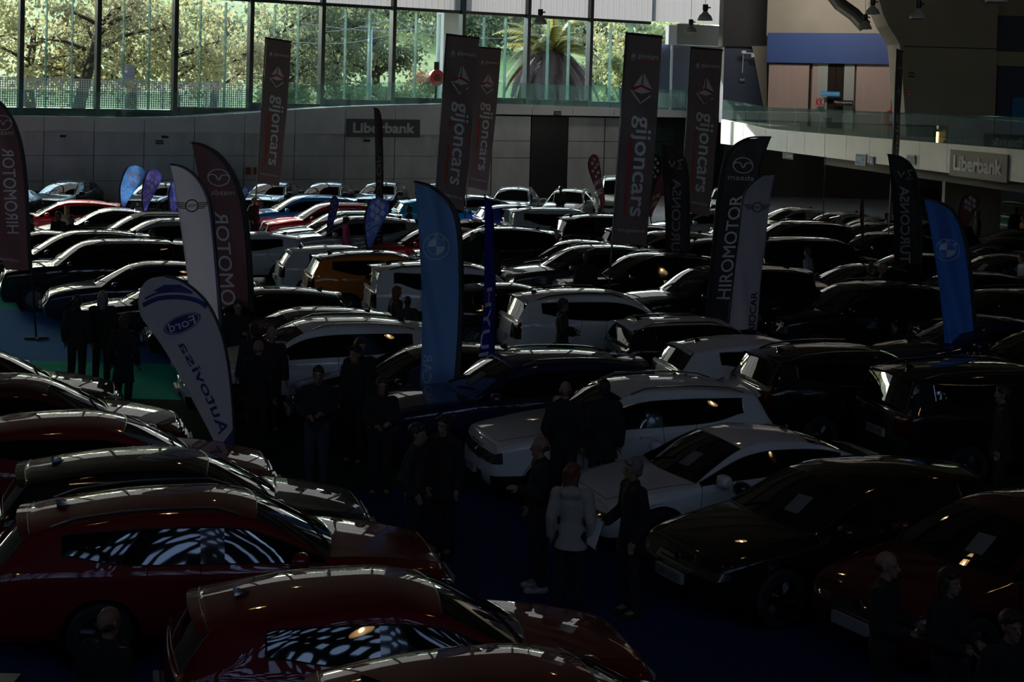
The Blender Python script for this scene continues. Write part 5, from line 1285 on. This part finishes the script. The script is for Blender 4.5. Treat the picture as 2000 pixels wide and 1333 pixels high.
# ground to the left of the hall
mb = MB(); mb.box((-110, 30, 3.9), (100, 160, .2)); tag(mb.build('lawn', M_grass), kind='structure')
mb = MB(); p = fplane(-9.5) + FD * 26; mb.box((p.x, p.y, 4.05), (60, 7, .12), math.atan2(FD.y, FD.x)); tag(mb.build('path', M_path), kind='structure')
def leaf_mat(name, c, t=.62): return mat(name, c, .6, trans=t, noise=.5, nscale=.7)
L_Y = leaf_mat('leaves yellow green', (.37, .34, .155)); L_G = leaf_mat('leaves green', (.23, .25, .11)); L_D = leaf_mat('leaves dark green', (.12, .135, .07)); L_O = leaf_mat('leaves olive', (.27, .24, .13))
M_bark = mat('bark', (.06, .045, .033), .9, noise=.4, nscale=6, bump=.6)
def tree(name, label, px, off, height, spread, m, leaves, size, trunk=.2, base=None, low=.15, group='trees beyond the window', lean=0):
    p = fpt(px, 0, -4 - off); z = hill_z(p.x, p.y) if base is None else base
    if name == 'broadleaf_tree':
        h1 = 5.7 + 4.1 * (p.y / (p.y - off)) + 1.0 - z; leaves = int(leaves * (.5 if px < 480 else .7)); height = max(4.2, min(height, h1 * rr.uniform(.95, 1.15)))
    r = empty(name, (p.x, p.y, z)); tag(r, label, 'tree', group)
    mb = MB(); tips = []
    top = Vector((lean, 0, height * .62)); pts = [Vector((0, 0, -.2)), Vector((lean * .3 + rr.uniform(-.2, .2), 0, height * .25)), Vector((lean * .7, rr.uniform(-.3, .3), height * .45)), top]
    mb.tube(pts, [trunk, trunk * .8, trunk * .6, trunk * .3], 8)
    for k in range(9):
        t = rr.uniform(.25, .95); a = rr.uniform(0, 6.28); b = pts[0].lerp(top, t); l = spread * rr.uniform(.5, .9)
        e = b + Vector((math.cos(a) * l, math.sin(a) * l, height * rr.uniform(.08, .25))); m_ = b.lerp(e, .5) + Vector((rr.uniform(-.3, .3), rr.uniform(-.3, .3), .2))
        mb.tube([b, m_, e], [trunk * .4, trunk * .25, trunk * .08], 6); tips += [e, m_]
    mb.build('trunk', M_bark, r, True)
    cl = []
    for k in range(max(10, leaves // 130)):
        a = rr.uniform(0, 6.28); q = math.sqrt(rr.random()); zz = lerp(height * low, height, rr.random()); prof = math.sin(math.pi * min(1, max(.12, (zz / height - low) / (1 - low) * .86 + .12))) ** .6
        cl.append((Vector((lean + math.cos(a) * q * spread * prof, math.sin(a) * q * spread * prof, zz)), rr.uniform(.35, .9) * spread * .34))
    cl += [(t, spread * .22) for t in tips]
    n = leaves; vs = np.empty((n * 4, 3)); g = np.random.RandomState(rr.randint(0, 99999))
    idx = g.randint(0, len(cl), n); cc = np.array([tuple(c[0]) for c in cl])[idx]; cr = np.array([c[1] for c in cl])[idx]
    ctr = cc + g.normal(size=(n, 3)) * cr[:, None] * .55
    u = g.normal(size=(n, 3)); u /= np.linalg.norm(u, axis=1)[:, None]; w = g.normal(size=(n, 3)); w -= u * (u * w).sum(1)[:, None]; w /= np.linalg.norm(w, axis=1)[:, None]
    s = size * g.uniform(.6, 1.3, n)[:, None]
    vs[0::4] = ctr - u * s; vs[1::4] = ctr + w * s * .55; vs[2::4] = ctr + u * s; vs[3::4] = ctr - w * s * .55
    f = np.arange(n * 4).reshape(-1, 4)
    me = bpy.data.meshes.new('foliage'); me.from_pydata([tuple(v) for v in vs], [], [tuple(q) for q in f]); o = link('foliage', me, m, r); o['kind'] = 'stuff'
    return r
for i, (px, off, h, sp, m, n, sz, tk, lab) in enumerate((
    (-60, 6, 9, 4.0, L_Y, 6500, .14, .25, 'yellow green broadleaf tree at the left edge of the window'), (60, 8, 10, 4.5, L_Y, 8000, .14, .3, 'yellow green tree behind the second window bay'),
    (150, 5, 9.5, 3.6, L_O, 6500, .14, .34, 'leaning olive tree with bare dark trunk behind the taped sheet bay'), (255, 9, 11, 4.6, L_G, 7500, .15, .35, 'tall green tree behind the taped sheet'),
    (345, 6, 8.5, 3.6, L_Y, 6500, .14, .25, 'yellow green tree left of the leftmost tall banner'), (415, 9, 9, 3.6, L_O, 5500, .15, .25, 'olive tree beside the leftmost tall banner'),
    (540, 14, 9.5, 4.2, L_D, 6500, .17, .3, 'dark green tree behind the leftmost tall banner'), (590, 22, 8, 4.4, L_G, 5500, .18, .3, 'green tree right of the leftmost tall banner'),
    (660, 17, 9, 3.6, L_D, 5500, .17, .3, 'dark evergreen tree left of the street lamp'), (735, 22, 8, 3.6, L_D, 5500, .18, .3, 'dark evergreen tree right of the street lamp'),
    (800, 46, 10, 6, L_G, 5000, .24, .3, 'green tree on the slope left of the concrete post'), (960, 36, 9, 5, L_D, 5500, .22, .3, 'dark tree behind the palm, left side'),
    (1130, 40, 12, 5, L_D, 5000, .22, .3, 'dark tree behind the palm, right side'), (1185, 20, 7, 2.2, L_Y, 2600, .16, .16, 'slender yellow leaved tree right of the palm'),
    (1215, 13, 6.8, 1.9, L_G, 2400, .15, .16, 'slender green tree beside the tallest banner'), (1260, 46, 9, 6, L_G, 5000, .24, .3, 'green tree on the slope behind the tallest banner'), (680, 60, 12, 8, L_D, 5000, .3, .3, 'dark wood edge on the hill left'),
    (1040, 66, 12, 9, L_D, 5000, .3, .3, 'dark wood edge on the hill behind the palm'),
    (-200, 10, 11, 5, L_G, 6000, .18, .3, 'green tree beyond the left picture edge'), (-380, 10, 11, 5, L_G, 5000, .2, .3, 'second green tree beyond the left picture edge'))):
    tree('broadleaf_tree', lab, px, off, h, sp, m, n, sz, tk, lean=1.2 if i == 2 else rr.uniform(-.6, .6))
for px, off, w_, lab in ((790, 15, 2.0, 'low bush at the foot of the slope left of the concrete post'), (830, 20, 2.4, 'yellow green bush on the slope left of the concrete post'), (690, 13, 2.0, 'low bush behind the street lamp'), (1210, 26, 2.4, 'low bush on the bright slope'), (1160, 24, 1.8, 'small bush right of the palm'), (560, 12, 1.8, 'low bush under the dark green tree')):
    tree('bush', lab, px, off, w_ * .9, w_, L_O if off > 18 else L_G, 1800, .14, .06, low=.0, group='bushes beyond the window')
# palm with a skirt of dead fronds
pp = fpt(1072, 0, -4 - 9); pz = hill_z(pp.x, pp.y); PALM = empty('palm_tree', (pp.x, pp.y, pz)); tag(PALM, 'stout palm with hanging brown dead fronds outside the window', 'tree')
mb = MB(); mb.tube([(0, 0, 0), (0, 0, 2.2), (.05, 0, 4.2)], [.5, .42, .38], 12); mb.build('trunk', M_bark, PALM, True)
M_dead = mat('dead frond', (.095, .058, .05), .8, trans=.3, noise=.4, nscale=2); M_frond = mat('green frond', (.22, .20, .06), .6, trans=.45, noise=.4, nscale=2)
def frond_mesh(droop, length, n=14):
    vs, fs = [], []
    pts = []
    for k in range(n + 1):
        t = k / n
        if droop > 1: x = 1.2 * math.sin(t * 1.5) * length * .42; z = .45 * math.sin(t * math.pi * .7) - t ** 1.5 * length * .9
        else: x = t * length * .95; z = 1.1 * math.sin(t * 2.1) * droop - t * t * length * .35
        pts.append(Vector((x, 0, z)))
    for k in range(n):
        p, q = pts[k], pts[k + 1]; t = k / n; l = (.25 + .62 * math.sin(math.pi * min(1, t + .08)))
        for sd in (-1, 1):
            for h in (0, .5):
                c = p.lerp(q, h); tip = c + Vector(((q - p).normalized().x * l * .6, sd * l * .6, -l * .5 + (q - p).normalized().z * l * .4)); b = len(vs)
                vs += [tuple(c), tuple(c + (q - p) * .75), tuple(tip)]; fs.append((b, b + 1, b + 2))
        b = len(vs); w_ = .05 * (1 - t) + .01
        vs += [(p.x, -w_, p.z), (p.x, w_, p.z), (q.x, w_, q.z), (q.x, -w_, q.z)]; fs.append((b, b + 1, b + 2, b + 3))
    me = bpy.data.meshes.new('frond'); me.from_pydata(vs, [], fs); return me
FD_, FG_ = frond_mesh(2, 4.4), frond_mesh(1, 3.6)
FD_.materials.append(M_dead); FG_.materials.append(M_frond)
for k in range(96):
    dead = k < 66; o = bpy.data.objects.new('frond', FD_ if dead else FG_); COL.objects.link(o); o.parent = PALM
    o.location = (rr.uniform(-.2, .2), rr.uniform(-.2, .2), 4.1 + rr.uniform(-.5, .3)); o.rotation_euler = (rr.uniform(-.2, .2), rr.uniform(-.25, .25) if dead else rr.uniform(-.8, .1), k * 2.399); s_ = rr.uniform(.8, 1.1); o.scale = (s_,) * 3
# street lamp, concrete post, wires, fence
lp = fpt(720, 0, -4 - 8); SL = empty('street_lamp', (lp.x, lp.y, 4.05)); tag(SL, 'grey street lamp post outside the window', 'street lamp')
mb = MB(); mb.tube([(0, 0, 0), (0, 0, 5.0)], [.16, .12], 10); mb.build('post', mat('lamp post grey', (.32, .35, .36), .4, .4), SL, True)
mb = MB(); mb.box((-.25, 0, 5.0), (.75, .3, .12)); mb.build('lamp_head', mat('lamp post grey', ()), SL)
cp = fpt(872, 0, -4.6); mb = MB(); mb.box((cp.x, cp.y, 8), (1.0, .8, 9), math.atan2(FD.y, FD.x)); tag(mb.build('concrete_post', mat('pale concrete', (.36, .34, .31), .8, noise=.15, nscale=1)), 'pale concrete post outside the window behind the centre banners', 'post')
for k, (a, b) in enumerate((((560, 60, -14), (765, 36, -14)), ((770, 36, -14), (880, 70, -14)), ((880, 70, -14), (1260, 62, -16)), ((560, 80, -14), (770, 66, -14)), ((590, 45, -14), (880, 52, -14)))):
    p = onplane(a[0], a[1], fplane(a[2]), FN); q = onplane(b[0], b[1], fplane(b[2]), FN)
    mb = MB(); mb.tube([p.lerp(q, t) - Vector((0, 0, .35 * math.sin(math.pi * t))) for t in [i / 8 for i in range(9)]], .018, 5)
    tag(mb.build('overhead_wire', mat('wire', (.4, .4, .4), .5)), ('overhead wire left of the street lamp', 'overhead wire dropping to the concrete post', 'overhead wire running across the palm', 'lower overhead wire left of the street lamp', 'middle overhead wire above the street lamp')[k], 'wire', 'overhead wires outside')
M_fence = mat('fence white steel', (.5, .5, .5), .5, .2)
def fence(x0, x1, off, zt_, zb_, label):
    a, b = fpt(x0, 0, off), fpt(x1, 0, off); r = empty('fence', (a.x, a.y, zb_)); tag(r, label, 'fence'); L_ = (b - a).length
    mb = MB(); ang = math.atan2(FD.y, FD.x)
    for k in range(int(L_ / .11)): p = (b - a) * (k * .11 / L_); mb.box((p.x, p.y, (zt_ - zb_) / 2), (.045, .02, zt_ - zb_), ang)
    for k in range(int((zt_ - zb_) / .11) + 1): p = (b - a) * .5; mb.box((p.x, p.y, k * .11), (L_, .02, .035), ang)
    o = mb.build('mesh_infill', M_fence, r); o['kind'] = 'stuff'
    for k in range(int(L_ / 2.2) + 1): p = (b - a) * (k * 2.2 / L_); mb = MB(); mb.box((p.x, p.y, (zt_ - zb_) / 2), (.08, .08, zt_ - zb_ + .06), ang); mb.build('fence_post', M_fence, r)
fence(-250, 480, -5.2, 5.62, 4.3, 'pale perforated metal fence outside the left window bays'); fence(1285, 1350, -1.6, 5.75, 4.95, 'pale perforated metal screen at the end of the gallery')
# ------------------------------------------------------------------ pendant lamps
M_bell = mat('lamp bell steel', (.55, .52, .50), .4, .25); M_bulb = mat('warm bulb', (.9, .7, .4), .3, emit=(1.0, .62, .28), estr=22.0)
_bell = MB(); _bell.lathe([(.0, .30), (.07, .30), (.09, .26), (.12, .22), (.19, .16), (.235, .06), (.25, .0), (.24, .0), (.225, .06), (.18, .15), (.10, .2)], n=24); ME_bell = _bell.mesh('bell'); ME_bell.materials.append(M_bell); ME_bell.polygons.foreach_set('use_smooth', [True] * len(ME_bell.polygons))
_cap = MB(); _cap.lathe([(0, .52), (.085, .52), (.09, .50), (.09, .34), (.06, .30), (0, .30)], n=16); _cap.box((.12, 0, .42), (.1, .05, .05)); ME_cap = _cap.mesh('ballast'); ME_cap.materials.append(M_dark)
_bulb = MB(); _bulb.lathe([(0, .02), (.04, .03), (.055, .08), (.04, .14), (0, .16)], n=12); ME_bulb = _bulb.mesh('bulb'); ME_bulb.materials.append(M_bulb)
def lamp(loc, label, group, lit=True, s=1.0):
    r = empty('pendant_lamp', loc); tag(r, label, 'lamp', group); r.scale = (s,) * 3
    for n, me in (('bell', ME_bell), ('ballast', ME_cap)) + ((('bulb', ME_bulb),) if lit else ()):
        o = bpy.data.objects.new(n, me); COL.objects.link(o); o.parent = r
    mb = MB(); mb.tube([(0, 0, .5), (0, 0, (CEIL - loc[2]) / s)], .008, 5); mb.build('cable', M_dark, r)
for px, py, Y, s, lab in ((1055, 47, 54, 1.0, 'bell shaped pendant lamp before the window right of the centre banners'), (1349, 64, 60, 1.0, 'lower bell shaped pendant lamp of the pair at the window end'), (1377, 40, 50, 1.0, 'upper bell shaped pendant lamp of the pair at the window end'),
                          (1689, 57, 54, 1.0, 'lower bell shaped pendant lamp of the pair before the gallery'), (1704, 28, 52, 1.0, 'upper bell shaped pendant lamp of the pair before the gallery'), (1793, 37, 46, 1.05, 'bell shaped pendant lamp before the concrete pier'), (1946, 5, 34, 1.0, 'bell shaped pendant lamp cut by the top edge at right')):
    lamp(D(px, py, Y), lab, 'pendant lamps in view', False, s)
for i, x in enumerate((-13, -5, 3, 11)):
    for j, y in enumerate((4, 12, 20, 28)): lamp(Vector((x, y + (i % 2) * 3, 8.4)), 'lit pendant lamp hanging above the picture over the front rows', 'lit pendant lamps above the frame')
# ------------------------------------------------------------------ signs
M_sgrey = mat('sign grey', (.10, .105, .11), .5); M_sletter = mat('sign letters', (.62, .63, .64), .5); M_sblue = mat('sign blue', (.02, .13, .34), .5); M_sred = mat('sign red', (.45, .02, .02), .45); M_exit = mat('exit sign dark', (.03, .045, .035), .5); M_pap = mat('paper notice', (.5, .5, .5), .8)
def plane_sign(name, label, cat, P, N, Dx, x0, y0, x1, y1, m, th=.05, letters=None, group=None):
    """board on an upright plane between two picture corners, plus lettering"""
    a = onplane(x0, y1, P, N); b = onplane(x1, y1, P, N); zl = onplane((x0 + x1) / 2, y1, P, N).z; zh = onplane((x0 + x1) / 2, y0, P, N).z
    u = Vector((b.x - a.x, b.y - a.y, 0)); w = u.length; u = u.normalized(); q = -N * th; r = empty(name, (a.x, a.y, zl)); tag(r, label, cat, group)
    mb = MB(); loc = lambda t, z, o=0: u * t + N * o + Vector((0, 0, z)); h = zh - zl
    mb.hexa([loc(0, 0), loc(w, 0), loc(w, 0) + q, loc(0, 0) + q], [loc(0, h), loc(w, h), loc(w, h) + q, loc(0, h) + q]); mb.build('board', m, r)
    for s, u0, u1, v0, v1, lm, bold in letters or []:
        g = text_geo(s, bold); mb = MB(); mb.add([loc(w * lerp(u0, u1, p), h * lerp(v0, v1, v), .012 + .004 * (i // g[3])) for i, (p, v) in enumerate(g[0])], g[1]); mb.build('lettering', lm, r)
    return r, loc, w, h
plane_sign('bank_sign', 'grey sign board with pale capital-and-lower-case name on the back gallery', 'sign', fplane(.07), FN, FD, 677, 233, 820, 268, M_sgrey, .06, [('Liberbank', .08, .92, .22, .80, M_sletter, .03)])
plane_sign('bank_sign', 'grey sign board with pale name on the right gallery fascia', 'sign', RP0 + RN * .07, RN, -RD, 1854, 297, 1966, 350, M_sgrey, .06, [('Liberbank', .08, .92, .22, .80, M_sletter, .03)])
r, loc, w, h = plane_sign('toilet_sign', 'blue square sign with white WC on the right fascia', 'sign', RP0 + RN * .06, RN, -RD, 1670, 300, 1690, 323, M_sletter, .04)
mb = MB(); mb.add([loc(w * a, h * b, .01) for a, b in ((.07, .07), (.93, .07), (.93, .93), (.07, .93))], [(0, 1, 2, 3)]); mb.build('face', M_sblue, r)
g = text_geo('WC', .0); mb = MB(); mb.add([loc(w * lerp(.16, .84, p), h * lerp(.25, .75, v), .02) for p, v in g[0]], g[1]); mb.build('lettering', M_sletter, r)
r, loc, w, h = plane_sign('arrow_sign', 'small blue sign with white arrow beside the WC sign', 'sign', RP0 + RN * .06, RN, -RD, 1697, 306, 1706, 322, M_sblue, .04)
mb = MB(); mb.add([loc(w * a, h * b, .012) for a, b in ((.42, .9), (.58, .9), (.58, .45), (.78, .45), (.5, .1), (.22, .45), (.42, .45))], [tuple(range(7))]); mb.build('arrow', M_sletter, r)
plane_sign('exit_sign', 'small dark exit sign with arrow on the right fascia', 'sign', RP0 + RN * .06, RN, -RD, 1528, 299, 1549, 311, M_exit, .04, [('SALIDA', .40, .95, .35, .7, M_sletter, .0)])
plane_sign('notice', 'white paper notice on the right fascia beside the black letter flag', 'paper', RP0 + RN * .06, RN, -RD, 1770, 303, 1786, 322, M_pap, .01, [('ACCESO', .1, .9, .6, .85, M_exit, 0), ('SALIDA', .1, .9, .2, .45, M_exit, 0)])
for k, (x0, y0, x1, y1, lab) in enumerate(((118, 264, 129, 268, 'leftmost dark emergency light on the back wall'), (317, 266, 329, 270, 'dark emergency light left of the leftmost tall banner'), (712, 273, 723, 277, 'dark emergency light below the bank sign'))):
    plane_sign('emergency_light', lab, 'light', fplane(-.05), FN, FD, x0, y0, x1, y1, M_dark, .1, group='emergency lights')
plane_sign('exit_sign', 'small dark exit sign on the back wall left of the brown flag', 'sign', fplane(-.1), FN, FD, 305, 274, 319, 282, M_exit, .04, [('SALIDA', .1, .9, .3, .7, M_sletter, 0)])
plane_sign('exit_sign', 'small dark exit sign on the recessed fascia', 'sign', fplane(.06), FN, FD, 1083, 217, 1096, 226, M_exit, .04, [('SALIDA', .1, .9, .3, .7, M_sletter, 0)])
for x0, x1, lab in ((480, 490, 'orange red fire sign on the back wall, left of its pair'), (495, 503, 'orange red fire sign on the back wall, right of its pair')):
    plane_sign('fire_sign', lab, 'sign', fplane(-.1), FN, FD, x0, 327, x1, 341, mat('fire sign orange', (.28, .07, .03), .6), .03, group='fire signs')
plane_sign('town_sign', 'pale blue sign with small white words on the gallery door', 'sign', GP0 + GN * .35, GN, None, 1603, 179, 1640, 188, mat('pale blue sign', (.04, .30, .62), .5), .02, [('Ayuntamiento de Avilés', .03, .97, .25, .8, M_sletter, 0)])
r, loc, w, h = plane_sign('red_emblem', 'red angular emblem on the pale door jamb', 'sign', GP0 + GN * .3, GN, None, 1593, 191, 1609, 208, M_jamb, .01)
for pts in ([(.1, .95), (.1, .1)], [(.15, .5), (.45, .95)], [(.15, .5), (.45, .05)], [(.55, .5), (.9, .95)], [(.55, .5), (.95, .1)], [(.55, .95), (.55, .1)]):
    v, f = band(pts, .12); mb = MB(); mb.add([loc(w * a, h * b, .012) for a, b in v], f); mb.build('stroke', M_sred, r)
plane_sign('door_lettering', 'row of small white words on the dark lobby glass', 'sign', GP0 + GN * .3, GN, None, 1628, 196, 1666, 206, mat('lobby glass', ()), .01, [('Mercaplana', .05, .95, .3, .8, M_sletter, 0)])
# round red hose reels
def reel(c, r0, N, label, txt=False):
    r = empty('hose_reel', c); tag(r, label, 'hose reel', 'red hose reels'); q = N.to_track_quat('Z', 'Y')
    for n, prof, m in (('drum', [(0, -.12), (r0, -.12), (r0, .12), (r0 * .96, .13), (r0 * .2, .13), (0, .13)], M_sred), ('label', [(0, .14), (r0 * .45, .14), (r0 * .45, .13)], mat('reel dark plate', (.08, .02, .02), .5) if not txt else M_sletter)):
        mb = MB(); mb.lathe(prof, n=28); o = mb.build(n, m, r); o.rotation_mode = 'QUATERNION'; o.rotation_quaternion = q
    mb = MB(); mb.box((0, .1, r0 + .15), (.25, .18, .5)); mb.build('bracket', M_dark, r)
    mb = MB(); mb.box((0, .12, -r0 - .2), (.12, .1, .9)); mb.build('post', M_dark, r)
reel(onplane(852, 152, fplane(-2.2), FN), .42, FN, 'red hose reel on a dark post left of the centre banners'); reel(onplane(1746, 231, GP0 + GN * 2.5, GN), .42, (GN + Vector((-.3, -.5, 0))).normalized(), 'red hose reel with pale label behind the edge-on banner', True)
plane_sign('red_notice', 'small red notice right of the edge-on banner', 'sign', Vector((0, YP - .03, 0)), Vector((0, -1, 0)), None, 1771, 176, 1778, 188, M_sred, .02, [('G', .1, .9, .1, .9, M_sletter, .02)])
plane_sign('exit_sign', 'small dark exit sign on the olive concrete pier', 'sign', Vector((0, YP - .05, 0)), Vector((0, -1, 0)), None, 1775, 141, 1786, 151, M_exit, .03, [('SALIDA', .1, .9, .3, .7, M_sletter, 0)])
plane_sign('exit_sign', 'small dark exit sign on the black column foot', 'sign', Vector((0, 78.6, 0)), Vector((0, -1, 0)), None, 1444, 151, 1455, 160, M_exit, .03, [('SALIDA', .1, .9, .3, .7, M_sletter, 0)])
# security camera arm on the column
c = D(1462, 104, 78.1); r = empty('security_camera', c); tag(r, 'white security camera on an arm at the black column', 'camera')
mb = MB(); mb.tube([(-.28, 0, 0), (.25, 0, 0)], .03, 8); mb.tube([(-.26, 0, 0), (-.28, 0, -1.0)], .015, 6); mb.build('arm', M_white, r); mb = MB(); mb.box((-.26, -.05, .05), (.2, .3, .14)); mb.build('housing', M_white, r)
mb = MB(); mb.box((.22, 0, -.12), (.16, .16, .16)); mb.build('bracket', M_white, r)
# duct
mb = MB(); mb.tube([D(1625, -12, 62), D(1640, 8, 62), D(1668, 28, 62), D(1690, 52, 62)], .28, 12); tag(mb.build('air_duct', mat('duct silver', (.28, .27, .25), .35, .7)), 'curved silver air duct above the gallery', 'duct')
# low table corner with leaflets at the bottom left
_p = G(20, 1270, .95); r = empty('information_desk', (_p.x - .6, _p.y - .9, 0)); tag(r, 'dark information desk at the lower left corner', 'desk')
mb = MB(); mb.box((0, 0, .45), (1.6, .7, .9)); mb.build('cabinet', mat('desk dark', (.02, .02, .022), .5), r); mb = MB(); mb.box((0, 0, .925), (1.7, .8, .05)); mb.build('top', mat('desk top', (.05, .05, .055), .4), r)
for k in range(4):
    mb = MB(); mb.box((0, 0, 0), (.21, .30, .012)); o = mb.build('leaflet', mat('leaflet paper %d' % (k % 2), (.22, .22, .24) if k % 2 else (.12, .06, .05), .6)); o.location = (_p.x - .1 - .32 * k, _p.y - .85 + .1 * (k % 2), .957); o.rotation_euler = (0, 0, .3 * k); tag(o, ('rightmost leaflet', 'second leaflet from the right', 'third leaflet from the right', 'leftmost leaflet')[k] + ' on the dark desk at lower left', 'leaflet', 'leaflets on the desk')
bpy.data.scenes.remove(WORK)
